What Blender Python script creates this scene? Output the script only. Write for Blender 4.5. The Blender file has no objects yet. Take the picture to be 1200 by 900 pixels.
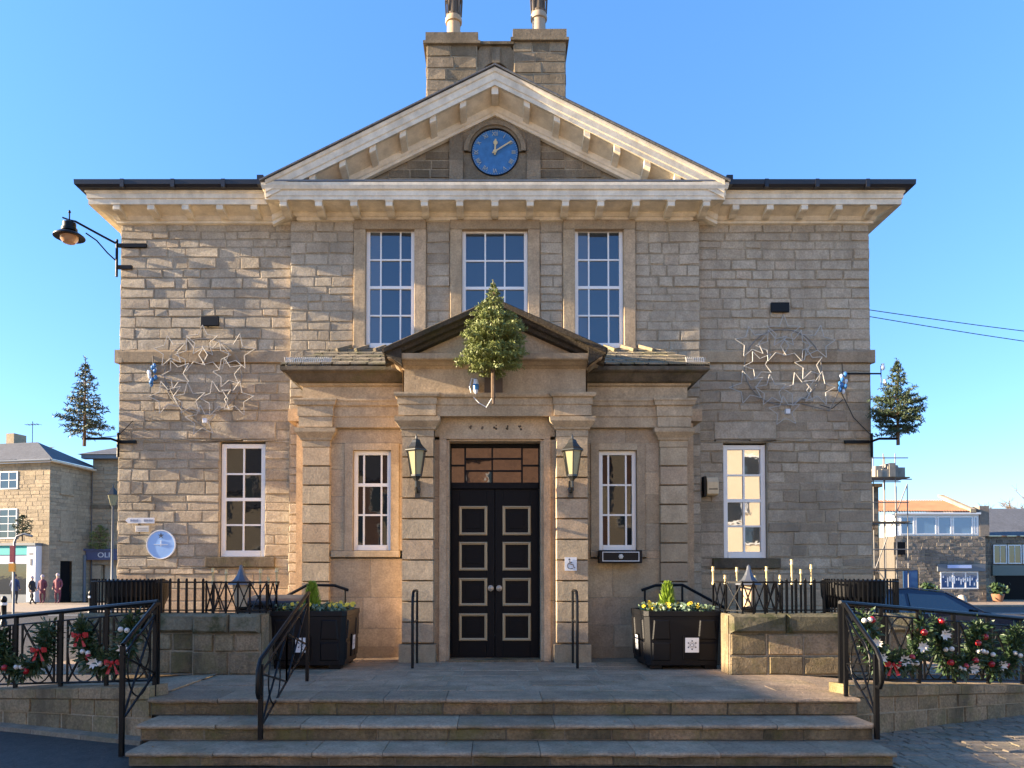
import bpy, math, random
from mathutils import Vector, Matrix
R = math.radians
rnd = random.Random(7)
S = bpy.context.scene
COL = S.collection

# ------------------------------------------------------------------ camera, sky, sun, exposure
cam_d = bpy.data.cameras.new('camera'); cam = bpy.data.objects.new('camera', cam_d); COL.objects.link(cam)
cam.location = (0, -12.5, 1.67); cam.rotation_euler = (R(91.5), 0, 0)
cam_d.sensor_width = 36; cam_d.lens = 27; cam_d.shift_x = 20/1200; cam_d.shift_y = 201.4/1200
cam_d.clip_start = .1; cam_d.clip_end = 3000
S.camera = cam
SUN_EL, SUN_FRONT = 15.0, 3.0         # sun low on the left, a few degrees in front of the facade
W = bpy.data.worlds.new('World'); S.world = W; W.use_nodes = True
wn = W.node_tree.nodes; wl = W.node_tree.links
bg = wn['Background']
sky = wn.new('ShaderNodeTexSky'); sky.sky_type = 'NISHITA'; sky.sun_disc = False
sky.sun_elevation = R(SUN_EL); sky.sun_rotation = R(270 - SUN_FRONT)
sky.air_density = 1.0; sky.dust_density = 0.12; sky.ozone_density = 2.0
hs_ = wn.new('ShaderNodeHueSaturation'); hs_.inputs['Saturation'].default_value = 1.2
tc = wn.new('ShaderNodeTexCoord'); sx_ = wn.new('ShaderNodeSeparateXYZ'); wl.new(tc.outputs['Generated'], sx_.inputs[0])
hr = wn.new('ShaderNodeValToRGB'); he = hr.color_ramp.elements      # deeper, clearer blue towards the horizon than the model's glare
he[0].position = 0.0; he[0].color = (.35, .41, .585, 1); he[1].position = .62; he[1].color = (.76, .79, .92, 1)
wl.new(sx_.outputs['Z'], hr.inputs[0])
sm_ = wn.new('ShaderNodeMix'); sm_.data_type = 'RGBA'; sm_.blend_type = 'MULTIPLY'; sm_.inputs['Factor'].default_value = 1
wl.new(sky.outputs[0], hs_.inputs['Color']); wl.new(hs_.outputs[0], sm_.inputs['A']); wl.new(hr.outputs[0], sm_.inputs['B']); wl.new(sm_.outputs['Result'], bg.inputs[0]); bg.inputs[1].default_value = 0.12
sl = bpy.data.lights.new('sun', 'SUN'); sl.energy = 5.0; sl.angle = R(.5); sl.color = (1, .80, .56)
so = bpy.data.objects.new('sun', sl); COL.objects.link(so)
sd = Vector((-math.cos(R(SUN_EL))*math.cos(R(SUN_FRONT)), -math.cos(R(SUN_EL))*math.sin(R(SUN_FRONT)), math.sin(R(SUN_EL))))
so.rotation_euler = sd.to_track_quat('Z', 'Y').to_euler(); so.location = sd*50
S.view_settings.view_transform = 'Standard'; S.view_settings.look = 'None'
S.view_settings.exposure = 2.22; S.view_settings.gamma = 1

# ------------------------------------------------------------------ materials
def mat(name, col=(.5,.5,.5), rough=.6, metal=0, spec=.5, bump=0, bscale=30, var=0, vscale=4, coat=0):
    m = bpy.data.materials.new(name); m.use_nodes = True
    n, l = m.node_tree.nodes, m.node_tree.links; b = n['Principled BSDF']
    b.inputs['Base Color'].default_value = (*col, 1); b.inputs['Roughness'].default_value = rough
    b.inputs['Metallic'].default_value = metal; b.inputs['Specular IOR Level'].default_value = spec
    b.inputs['Coat Weight'].default_value = coat
    g = n.new('ShaderNodeNewGeometry')
    if var:
        t = n.new('ShaderNodeTexNoise'); t.inputs['Scale'].default_value = vscale; t.inputs['Detail'].default_value = 6
        l.new(g.outputs['Position'], t.inputs['Vector'])
        mx = n.new('ShaderNodeMix'); mx.data_type = 'RGBA'
        mx.inputs['A'].default_value = (*[c*(1-var) for c in col], 1); mx.inputs['B'].default_value = (*[min(1, c*(1+var)) for c in col], 1)
        l.new(t.outputs['Fac'], mx.inputs['Factor']); l.new(mx.outputs['Result'], b.inputs['Base Color'])
    if bump:
        t = n.new('ShaderNodeTexNoise'); t.inputs['Scale'].default_value = bscale; t.inputs['Detail'].default_value = 5
        l.new(g.outputs['Position'], t.inputs['Vector'])
        bp = n.new('ShaderNodeBump'); bp.inputs['Strength'].default_value = bump; bp.inputs['Distance'].default_value = .01
        l.new(t.outputs['Fac'], bp.inputs['Height']); l.new(bp.outputs['Normal'], b.inputs['Normal'])
    return m

def stone(name, cols, stain=(.08,.065,.05), stain_amt=.5, fine=.25, bump=.5, moss=None, moss_amt=.4, zs=.35, nscale=1.3, rough=.92):
    """weathered stone: attribute 'tint' R picks the block's own colour, G adds grime, stains are noise of their own"""
    m = bpy.data.materials.new(name); m.use_nodes = True
    n, l = m.node_tree.nodes, m.node_tree.links; b = n['Principled BSDF']
    b.inputs['Roughness'].default_value = rough; b.inputs['Specular IOR Level'].default_value = .25
    g = n.new('ShaderNodeNewGeometry'); a = n.new('ShaderNodeAttribute'); a.attribute_name = 'tint'
    sp = n.new('ShaderNodeSeparateColor'); l.new(a.outputs['Color'], sp.inputs[0])
    cr = n.new('ShaderNodeValToRGB'); e = cr.color_ramp.elements
    k = len(cols)
    e[0].position = 0; e[0].color = (*cols[0], 1); e[1].position = 1; e[1].color = (*cols[-1], 1)
    for i in range(1, k-1):
        q = cr.color_ramp.elements.new(i/(k-1)); q.color = (*cols[i], 1)
    l.new(sp.outputs[0], cr.inputs[0])
    def noise(sc, det=5, vec=None, ro=.6):
        t = n.new('ShaderNodeTexNoise'); t.inputs['Scale'].default_value = sc; t.inputs['Detail'].default_value = det
        t.inputs['Roughness'].default_value = ro
        l.new(vec or g.outputs['Position'], t.inputs['Vector']); return t.outputs['Fac']
    def ramp(x, lo, hi, a0, a1):
        r = n.new('ShaderNodeMapRange'); r.inputs[1].default_value = lo; r.inputs[2].default_value = hi
        r.inputs[3].default_value = a0; r.inputs[4].default_value = a1; l.new(x, r.inputs[0]); return r.outputs[0]
    def mult(x, y):
        q = n.new('ShaderNodeMath'); q.operation = 'MULTIPLY'; l.new(x, q.inputs[0]); l.new(y, q.inputs[1]); return q.outputs[0]
    f1 = ramp(noise(38, 6), .3, .7, 1-fine, 1+fine*.7)
    f2 = ramp(noise(6, 5), .3, .7, .82, 1.14)
    f = mult(f1, f2)
    mp = n.new('ShaderNodeMapping'); mp.inputs['Scale'].default_value = (1, 1, zs); l.new(g.outputs['Position'], mp.inputs[0])
    st = ramp(noise(nscale, 7, mp.outputs[0], .65), .47, .72, 0, stain_amt)
    ad = n.new('ShaderNodeMath'); ad.operation = 'ADD'; ad.use_clamp = True; l.new(st, ad.inputs[0]); l.new(sp.outputs[1], ad.inputs[1])
    vm = n.new('ShaderNodeVectorMath'); vm.operation = 'SCALE'; l.new(cr.outputs[0], vm.inputs[0]); l.new(f, vm.inputs['Scale'])
    mx = n.new('ShaderNodeMix'); mx.data_type = 'RGBA'; l.new(ad.outputs[0], mx.inputs['Factor'])
    l.new(vm.outputs[0], mx.inputs['A']); mx.inputs['B'].default_value = (*stain, 1)
    out = mx.outputs['Result']
    if moss:
        ms = ramp(noise(2.7, 8, None, .7), .5, .66, 0, moss_amt)
        m2 = n.new('ShaderNodeMix'); m2.data_type = 'RGBA'; l.new(ms, m2.inputs['Factor']); l.new(out, m2.inputs['A'])
        m2.inputs['B'].default_value = (*moss, 1); out = m2.outputs['Result']
    l.new(out, b.inputs['Base Color'])
    hs = n.new('ShaderNodeMath'); hs.operation = 'ADD'; l.new(noise(70, 4), hs.inputs[0])
    h2 = ramp(noise(14, 6, None, .7), 0, 1, 0, 2.2); l.new(h2, hs.inputs[1])
    bp = n.new('ShaderNodeBump'); bp.inputs['Strength'].default_value = bump; bp.inputs['Distance'].default_value = .012
    l.new(hs.outputs[0], bp.inputs['Height']); l.new(bp.outputs['Normal'], b.inputs['Normal'])
    return m

M = {}
M['wall'] = stone('rubble_stone', [(.34,.275,.19),(.42,.345,.245),(.46,.385,.28),(.51,.43,.315),(.48,.38,.265),(.40,.33,.24)], stain=(.21,.17,.12), stain_amt=.5, bump=.75)
M['mortar'] = stone('lime_mortar', [(.30,.245,.165),(.40,.335,.235)], stain=(.14,.115,.08), stain_amt=.5, bump=.6)
M['ashlar'] = stone('dressed_sandstone', [(.37,.275,.175),(.46,.35,.22),(.53,.41,.265),(.49,.345,.215),(.40,.32,.22)], stain=(.16,.12,.075), stain_amt=.5, bump=.35, zs=.25)
M['trim'] = stone('carved_sandstone', [(.43,.325,.205),(.49,.375,.24)], stain=(.14,.105,.065), stain_amt=.6, bump=.3, zs=.3)
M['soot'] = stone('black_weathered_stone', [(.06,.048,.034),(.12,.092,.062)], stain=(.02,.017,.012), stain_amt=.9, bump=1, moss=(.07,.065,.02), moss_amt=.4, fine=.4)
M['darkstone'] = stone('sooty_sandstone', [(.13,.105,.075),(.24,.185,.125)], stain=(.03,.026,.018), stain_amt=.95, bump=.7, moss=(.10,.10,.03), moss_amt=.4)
M['chim'] = stone('chimney_stone', [(.25,.195,.125),(.35,.27,.175),(.30,.235,.16),(.20,.16,.105)], stain=(.085,.068,.043), stain_amt=.6, bump=.8)
M['flag'] = stone('flagstone', [(.31,.225,.145),(.40,.295,.195),(.35,.255,.17),(.26,.19,.125)], stain=(.13,.098,.066), stain_amt=.65, bump=.6, zs=1, moss=(.14,.125,.06), moss_amt=.4, rough=.75, fine=.38, nscale=2.1)
M['step'] = stone('step_stone', [(.17,.12,.065),(.25,.175,.095),(.30,.195,.11),(.20,.155,.09)], stain=(.045,.038,.022), stain_amt=.85, bump=.9, moss=(.13,.115,.03), moss_amt=.65, zs=.45, fine=.4, nscale=2.4)
M['kerbstone'] = stone('retaining_stone', [(.24,.18,.10),(.33,.245,.14),(.38,.27,.16),(.28,.22,.13)], stain=(.07,.058,.036), stain_amt=.85, bump=1.0, moss=(.17,.15,.05), moss_amt=.5, zs=.35, fine=.4, nscale=2.2)
M['mossy'] = stone('mossy_coping', [(.17,.145,.09),(.24,.20,.13)], stain=(.05,.05,.03), stain_amt=.6, bump=1, moss=(.035,.045,.01), moss_amt=.95)
M['sett'] = stone('stone_sett', [(.20,.165,.12),(.27,.22,.16),(.24,.19,.14)], stain=(.08,.07,.05), stain_amt=.5, bump=.6, zs=1, moss=(.13,.13,.06), moss_amt=.3)
M['cream'] = stone('cream_paint', [(.72,.63,.47),(.78,.69,.53)], stain=(.38,.30,.19), stain_amt=.42, fine=.06, bump=.10, nscale=2.6, zs=.5, rough=.55)
M['white'] = mat('white_gloss_paint', (.80,.79,.75), .35, var=.04, vscale=5)
M['black'] = mat('black_gloss_paint', (.006,.006,.007), .5, bump=.12, bscale=25, spec=.12)
M['iron'] = mat('black_iron', (.0035,.0038,.0045), .40, bump=.2, bscale=60, spec=.22)
M['rubber'] = mat('black_planter_plastic', (.004,.0043,.0055), .48, spec=.25, bump=.25, bscale=90)
M['gutter'] = mat('cast_gutter', (.014,.014,.018), .4)
M['slate'] = stone('slate', [(.10,.105,.115),(.15,.155,.165)], stain=(.07,.07,.07), stain_amt=.4, bump=.5)
M['roofstone'] = stone('stone_slate', [(.20,.17,.12),(.28,.23,.16)], stain=(.07,.065,.04), stain_amt=.5, bump=.8, moss=(.14,.14,.05), moss_amt=.5)
M['lead'] = mat('lead_sheet', (.16,.17,.18), .55, .3, var=.25, vscale=9)
M['gold'] = mat('gold_paint', (.40,.285,.155), .45, .15)
M['gilt'] = mat('gilt', (.66,.50,.24), .4, .1)
M['clockblue'] = mat('clock_blue', (.038,.15,.34), .45, var=.55, vscale=11)
M['stargrey'] = mat('rope_light_tube', (.42,.395,.345), .5)
M['cable'] = mat('cable', (.02,.02,.02), .6)
M['trunk'] = mat('bark', (.13,.085,.05), .9, bump=.6, bscale=40, var=.3, vscale=20)
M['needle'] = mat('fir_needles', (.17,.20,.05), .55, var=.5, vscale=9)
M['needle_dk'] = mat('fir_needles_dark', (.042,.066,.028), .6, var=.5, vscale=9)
M['ivy'] = mat('garland_leaf', (.030,.060,.020), .5, var=.5, vscale=22)
M['lime'] = mat('golden_conifer', (.20,.30,.022), .6, var=.35, vscale=30)
M['silverleaf'] = mat('grey_green_leaf', (.13,.19,.12), .6, var=.4, vscale=25)
M['yellow'] = mat('yellow_petal', (.75,.52,.03), .5, var=.2, vscale=30)
M['red'] = mat('red_bauble', (.34,.012,.018), .3)
M['redcloth'] = mat('red_ribbon', (.38,.015,.022), .55)
M['silver'] = mat('white_bauble', (.58,.55,.50), .3)
M['bluebulb'] = mat('blue_bulb', (.04,.17,.42), .25)
M['whitebulb'] = mat('white_bulb', (.62,.70,.80), .25)
M['plaqueblue'] = mat('plaque_blue', (.30,.50,.82), .35, var=.08, vscale=12)
M['signwhite'] = mat('sign_white', (.68,.68,.68), .4, var=.06, vscale=20)
M['ink'] = mat('sign_lettering', (.05,.06,.09), .5)
M['lampglass'] = mat('lantern_glass', (.33,.30,.17), .25)
M['lampmetal'] = mat('lantern_metal', (.05,.05,.045), .35, .4)
M['pins'] = mat('steel_pins',(.5,.5,.48),.4,.6)
M['soil'] = mat('soil', (.03,.022,.015), .95, bump=1, bscale=60)
M['asphalt'] = stone('asphalt', [(.058,.053,.047),(.075,.068,.06)], stain=(.03,.03,.03), stain_amt=.4, bump=.5, zs=1, nscale=.5, rough=.8)
M['paving'] = stone('pavement', [(.36,.285,.20),(.42,.33,.235)], stain=(.22,.175,.125), stain_amt=.4, bump=.3, zs=1)
M['roadpaint'] = mat('road_paint', (.62,.62,.58), .7, var=.2, vscale=9)
def glass(name, base=(.01,.013,.018), refl=.16, tint=(1,1,1), bump=.008):
    m = bpy.data.materials.new(name); m.use_nodes = True
    n, l = m.node_tree.nodes, m.node_tree.links; n.remove(n['Principled BSDF'])
    d = n.new('ShaderNodeBsdfDiffuse'); d.inputs[0].default_value = (*base, 1)
    gl = n.new('ShaderNodeBsdfGlossy'); gl.inputs[0].default_value = (*tint, 1); gl.inputs['Roughness'].default_value = .02
    fr = n.new('ShaderNodeFresnel'); fr.inputs[0].default_value = 1.5
    mp = n.new('ShaderNodeMapRange'); mp.inputs[1].default_value = .04; mp.inputs[2].default_value = 1; mp.inputs[3].default_value = refl; mp.inputs[4].default_value = 1
    l.new(fr.outputs[0], mp.inputs[0])
    t = n.new('ShaderNodeTexNoise'); t.inputs['Scale'].default_value = 5; g = n.new('ShaderNodeNewGeometry'); l.new(g.outputs['Position'], t.inputs['Vector'])
    bp = n.new('ShaderNodeBump'); bp.inputs['Strength'].default_value = bump*4; bp.inputs['Distance'].default_value = .02
    l.new(t.outputs['Fac'], bp.inputs['Height']); l.new(bp.outputs['Normal'], gl.inputs['Normal'])
    ms = n.new('ShaderNodeMixShader'); l.new(mp.outputs[0], ms.inputs[0]); l.new(d.outputs[0], ms.inputs[1]); l.new(gl.outputs[0], ms.inputs[2])
    l.new(ms.outputs[0], n['Material Output'].inputs[0]); return m
M['glass'] = glass('old_window_glass', (.008,.010,.013), .03)
M['glass_up'] = glass('upper_window_glass', (.034,.045,.056), .12, (.84,.92,1))
M['glass_r'] = glass('right_window_glass', (.05,.05,.05), .42)
M['glass_curtain'] = glass('curtained_glass', (.085,.10,.115), .12, (.84,.92,1))
M['pglass'] = glass('shop_glass', (.02,.025,.03), .12)

# ------------------------------------------------------------------ mesh builder
def wloc(o):
    v = Vector((0,0,0))
    while o: v += o.location; o = o.parent
    return v
class MB:
    def __init__(s): s.v=[]; s.f=[]; s.m=[]; s.t=[]
    def face(s, pts, m=0, t=None):
        i=len(s.v); s.v += [tuple(p) for p in pts]; s.f.append(tuple(range(i,i+len(pts)))); s.m.append(m); s.t.append(t or (.5,0))
    def raw(s, vs, fs, m=0, t=None):
        i=len(s.v); s.v += [tuple(p) for p in vs]
        for f in fs: s.f.append(tuple(i+k for k in f)); s.m.append(m); s.t.append(t or (.5,0))
    def box(s, x0,x1,y0,y1,z0,z1, m=0, t=None, mapf=None):
        vs=[(x0,y0,z0),(x1,y0,z0),(x1,y1,z0),(x0,y1,z0),(x0,y0,z1),(x1,y0,z1),(x1,y1,z1),(x0,y1,z1)]
        if mapf: vs=[mapf(p) for p in vs]
        s.raw(vs,[(0,3,2,1),(4,5,6,7),(0,1,5,4),(1,2,6,5),(2,3,7,6),(3,0,4,7)],m,t)
    def bar(s, p, q, w, h=None, m=0, up=(0,0,1), t=None):
        p=Vector(p); q=Vector(q); d=(q-p).normalized(); u=Vector(up)
        if abs(d.dot(u))>.98: u=Vector((0,1,0))
        a=d.cross(u).normalized()*w/2; b=a.cross(d).normalized()*(h or w)/2
        vs=[p-a-b,p+a-b,p+a+b,p-a+b,q-a-b,q+a-b,q+a+b,q-a+b]
        s.raw(vs,[(0,1,2,3),(7,6,5,4),(1,0,4,5),(2,1,5,6),(3,2,6,7),(0,3,7,4)],m,t)
    def tube(s, pts, r, n=8, m=0, closed=False, t=None):
        pts=[Vector(p) for p in pts]; k=len(pts); rr=r if isinstance(r,(list,tuple)) else [r]*k
        i0=len(s.v); prev=None
        for j,p in enumerate(pts):
            if closed: d=pts[(j+1)%k]-pts[j-1]
            else: d=pts[min(j+1,k-1)]-pts[max(j-1,0)]
            d.normalize()
            if prev is None:
                u=Vector((0,0,1)) if abs(d.z)<.9 else Vector((0,1,0))
                a=d.cross(u).normalized()
            else:
                a=(prev-d*prev.dot(d)).normalized()
            prev=a; b=d.cross(a)
            for c in range(n):
                an=2*math.pi*c/n; s.v.append(tuple(p+(a*math.cos(an)+b*math.sin(an))*rr[j]))
        for j in range(k if closed else k-1):
            for c in range(n):
                A=i0+j*n; B=i0+((j+1)%k)*n
                s.f.append((A+c,A+(c+1)%n,B+(c+1)%n,B+c)); s.m.append(m); s.t.append(t or (.5,0))
        if not closed:
            s.f.append(tuple(i0+c for c in range(n))[::-1]); s.m.append(m); s.t.append(t or (.5,0))
            s.f.append(tuple(i0+(k-1)*n+c for c in range(n))); s.m.append(m); s.t.append(t or (.5,0))
    def lathe(s, prof, c, n=16, m=0, t=None, axis='z', rot=0):
        i0=len(s.v); c=Vector(c)
        for r,h in prof:
            for k in range(n):
                a=2*math.pi*k/n+rot
                p=(r*math.cos(a),r*math.sin(a),h) if axis=='z' else ((r*math.cos(a),-h,r*math.sin(a)) if axis=='y' else (h,r*math.cos(a),r*math.sin(a)))
                s.v.append(tuple(c+Vector(p)))
        for j in range(len(prof)-1):
            for k in range(n):
                A=i0+j*n; B=A+n
                s.f.append((A+k,A+(k+1)%n,B+(k+1)%n,B+k)); s.m.append(m); s.t.append(t or (.5,0))
        for A,fl in ((i0,True),(i0+(len(prof)-1)*n,False)):
            f=tuple(A+k for k in range(n)); s.f.append(f[::-1] if fl else f); s.m.append(m); s.t.append(t or (.5,0))
    def ball(s, c, r, m=0, n=10, sz=1):
        k=6; s.lathe([(max(.001,r*math.sin(math.pi*j/k)),-r*sz*math.cos(math.pi*j/k)) for j in range(k+1)],c,n,m)
    def prism(s, poly, y0, y1, m=0, t=None, ax='y'):
        n=len(poly)
        P=(lambda a,b,y:(a,y,b)) if ax=='y' else ((lambda a,b,y:(y,a,b)) if ax=='x' else (lambda a,b,y:(a,b,y)))
        vs=[P(a,b,y0) for a,b in poly]+[P(a,b,y1) for a,b in poly]
        s.raw(vs,[tuple(range(n)),tuple(range(2*n-1,n-1,-1))]+[(i,n+i,n+(i+1)%n,(i+1)%n) for i in range(n)],m,t)
    def sweep(s, prof, path, m=0, t=None, closed_prof=True):
        """profile (out, z) along plan path, outward is to the right of travel (front wall travelled +X faces -Y)"""
        k=len(path); P=[Vector((p[0],p[1])) for p in path]; i0=len(s.v); n=len(prof)
        for j in range(k):
            d0=(P[j]-P[j-1]).normalized() if j>0 else None; d1=(P[j+1]-P[j]).normalized() if j<k-1 else None
            n0=Vector((d0.y,-d0.x)) if d0 else None; n1=Vector((d1.y,-d1.x)) if d1 else None
            if n0 is None: o=n1
            elif n1 is None: o=n0
            else: o=(n0+n1); o=o/(o.dot(n0))
            for a,z in prof: s.v.append((P[j].x+o.x*a,P[j].y+o.y*a,z))
        for j in range(k-1):
            for c in range(n if closed_prof else n-1):
                A=i0+j*n; B=A+n; s.f.append((A+c,A+(c+1)%n,B+(c+1)%n,B+c)); s.m.append(m); s.t.append(t or (.5,0))
        if closed_prof:
            s.f.append(tuple(i0+c for c in range(n))[::-1]); s.m.append(m); s.t.append(t or (.5,0))
            s.f.append(tuple(i0+(k-1)*n+c for c in range(n))); s.m.append(m); s.t.append(t or (.5,0))
    def rake(s, prof, xa, za, xb, zb, yb, m=0, t=None):
        """profile (out towards -Y, vertical offset) sheared along a slope from (xa,za) to (xb,zb)"""
        n=len(prof); vs=[(xa,yb-o,za+z) for o,z in prof]+[(xb,yb-o,zb+z) for o,z in prof]
        s.raw(vs,[tuple(range(n)),tuple(range(2*n-1,n-1,-1))]+[(i,n+i,n+(i+1)%n,(i+1)%n) for i in range(n)],m,t)
    def build(s, name, mats, parent=None, smooth=False, bevel=0, local=False):
        me=bpy.data.meshes.new(name)
        off=Vector((0,0,0)) if (local or parent is None) else wloc(parent)
        me.from_pydata([(v[0]-off.x,v[1]-off.y,v[2]-off.z) for v in s.v],[],s.f)
        if not isinstance(mats,(list,tuple)): mats=[mats]
        for q in mats: me.materials.append(q)
        me.polygons.foreach_set('material_index',s.m)
        ca=me.attributes.new('tint','FLOAT_COLOR','FACE')
        buf=[]
        for t in s.t: buf += [t[0],t[1],0,1]
        ca.data.foreach_set('color',buf)
        if smooth:
            me.polygons.foreach_set('use_smooth',[True]*len(me.polygons)); me.set_sharp_from_angle(angle=R(40))
        me.validate(); me.update()
        o=bpy.data.objects.new(name,me); COL.objects.link(o)
        if parent: o.parent=parent
        if bevel:
            b=o.modifiers.new('bevel','BEVEL'); b.width=bevel; b.segments=2; b.limit_method='ANGLE'; b.angle_limit=R(40)
        return o
def tag(o,label=None,cat=None,group=None,kind=None):
    for k,v in (('label',label),('category',cat),('group',group),('kind',kind)):
        if v: o[k]=v
    return o
def thing(name,label,cat,loc=(0,0,0),group=None):
    o=bpy.data.objects.new(name,None); o.empty_display_size=.2; COL.objects.link(o); o.location=loc
    return tag(o,label,cat,group)
def struct(name,mb,mats,**k): return tag(mb.build(name,mats,**k),kind='structure')
def copy_tree(o,parent=None):
    c=o.copy(); COL.objects.link(c); c.parent=parent
    for ch in list(o.children): copy_tree(ch,c)
    return c
def text_into(mb, txt, size, xf, m=0, depth=.004, align='CENTER'):
    cu=bpy.data.curves.new('txt','FONT'); cu.body=txt; cu.size=size; cu.extrude=depth; cu.align_x=align; cu.align_y='CENTER'; cu.resolution_u=3
    o=bpy.data.objects.new('txt',cu); COL.objects.link(o)
    dg=bpy.context.evaluated_depsgraph_get(); dg.update(); me=bpy.data.meshes.new_from_object(o.evaluated_get(dg))
    mb.raw([xf(v.co) for v in me.vertices],[tuple(p.vertices) for p in me.polygons],m)
    bpy.data.objects.remove(o); bpy.data.curves.remove(cu); bpy.data.meshes.remove(me)

def block(mb, mp, u0,u1,z0,z1, pr, ch, jit, tint, r=rnd, m=0, pv=.35):
    j=lambda: r.uniform(-jit,jit)
    o=[(u0+j(),z0+j()),(u1+j(),z0+j()),(u1+j(),z1+j()),(u0+j(),z1+j())]
    cu=min(ch,(u1-u0)*.3); cz=min(ch,(z1-z0)*.3); t=[pr*(1+r.uniform(-pv,pv)) for _ in range(4)]
    i=[(o[0][0]+cu,o[0][1]+cz),(o[1][0]-cu,o[1][1]+cz),(o[2][0]-cu,o[2][1]-cz),(o[3][0]+cu,o[3][1]-cz)]
    vs=[mp(a,-.006,b) for a,b in o]+[mp(a,t[k],b) for k,(a,b) in enumerate(i)]
    mb.raw(vs,[(4,5,6,7),(0,1,5,4),(1,2,6,5),(2,3,7,6),(3,0,4,7)],m,tint)
def courses(mb, u0,u1,z0,z1, ops, h, wr, mp, joint=.012, prot=(.004,.016), ch=.009, breaks=(), jit=.004, tintf=None, r=rnd, hv=.18, mortar=True, mm=1, bm=0):
    zs={z0,z1}
    for o in ops:
        for z in o[2:4]:
            if z0<z<z1: zs.add(z)
    for z in breaks:
        if z0<z<z1: zs.add(z)
    zs=sorted(zs); rows=[]
    for a,b in zip(zs,zs[1:]):
        n=max(1,round((b-a)/h)); hs=[1+r.uniform(-hv,hv) for _ in range(n)]; q=sum(hs); c=a
        for x in hs: rows.append((c,c+(b-a)*x/q)); c+=(b-a)*x/q
    for a,b in rows:
        zm=(a+b)/2; iv=[(u0,u1)]
        for o in ops:
            if o[2]<zm<o[3]:
                nv=[]
                for p,q in iv:
                    if o[1]<=p or o[0]>=q: nv.append((p,q)); continue
                    if o[0]>p+.001: nv.append((p,o[0]))
                    if o[1]<q-.001: nv.append((o[1],q))
                iv=nv
        for p,q in iv:
            if mortar: mb.face([mp(p,0,a),mp(q,0,a),mp(q,0,b),mp(p,0,b)],mm,(r.random(),0))
            ws=[]; tot=0
            while tot<q-p-.001:
                w=r.uniform(*wr); ws.append(w); tot+=w
            if len(ws)>1 and tot-(q-p)>ws[-1]*.6: tot-=ws.pop()
            k=(q-p)/tot; c=p
            for w in ws:
                w*=k; t=tintf(c+w/2,zm) if tintf else (r.random(),0)
                block(mb,mp,c+joint/2,c+w-joint/2,a+joint/2,b-joint/2,r.uniform(*prot),ch,jit,t,r,bm); c+=w
def front(y): return lambda u,d,z:(u,y-d,z)
def top(zv): return lambda u,d,z:(u,z,zv+d)

# ------------------------------------------------------------------ ground, road, pavements
mb=MB(); mb.face([(-900,-900,-.012),(900,-900,-.012),(900,900,-.012),(-900,900,-.012)]); struct('road',mb,M['asphalt'])
mb=MB()
mb.face([(-16,-34,-.004),(24,-16,-.004),(24,-9.2,-.004),(-3.2,-8.4,-.004),(-16,-8.4,-.004)],2)  # unseen pale paving, extended to bounce sunlight up at the facade
courses(mb,-3.25,3.5,-8.4,-5.83,[],.34,(.35,.8),top(.004),joint=.012,prot=(.003,.010),ch=.006,jit=.006)
struct('pavement',mb,[M['flag'],M['mortar'],M['paving']])
mb=MB()
pv=random.Random(3)
def inside_r(x,y): return x>3.5 and y< -3.0 and (x-3.5)*.50+(-8.6)<y and y < -4.62+(x-3.5)*.52+.2
mt=top(.002)
yy=-8.6
while yy<-2.9:
    xx=3.5+pv.uniform(0,.1)
    while xx<9:
        w=pv.uniform(.17,.26)
        if inside_r(xx+w/2,yy+.07): block(mb,mt,xx+.006,xx+w-.006,yy+.006,yy+.124,pv.uniform(.004,.012),.008,.005,(pv.random(),0),pv)
        xx+=w
    yy+=.13
mb.face([(3.5,-8.6,-.002),(9,-5.85,-.002),(9,-1.6,-.002),(3.5,-4.4,-.002)],1)
struct('pavement',mb,[M['sett'],M['mortar']])
mb=MB()
for i in range(10):
    x=3.45+i*.62; y=-8.70+i*.31
    block(mb,lambda u,d,z,x=x,y=y:(x+u*.894-z*.447,y+u*.447+z*.894,d),0.01,.68,-.07,.07,.11,.012,.004,(pv.random(),0),pv)
struct('kerb',mb,M['sett'])
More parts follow.
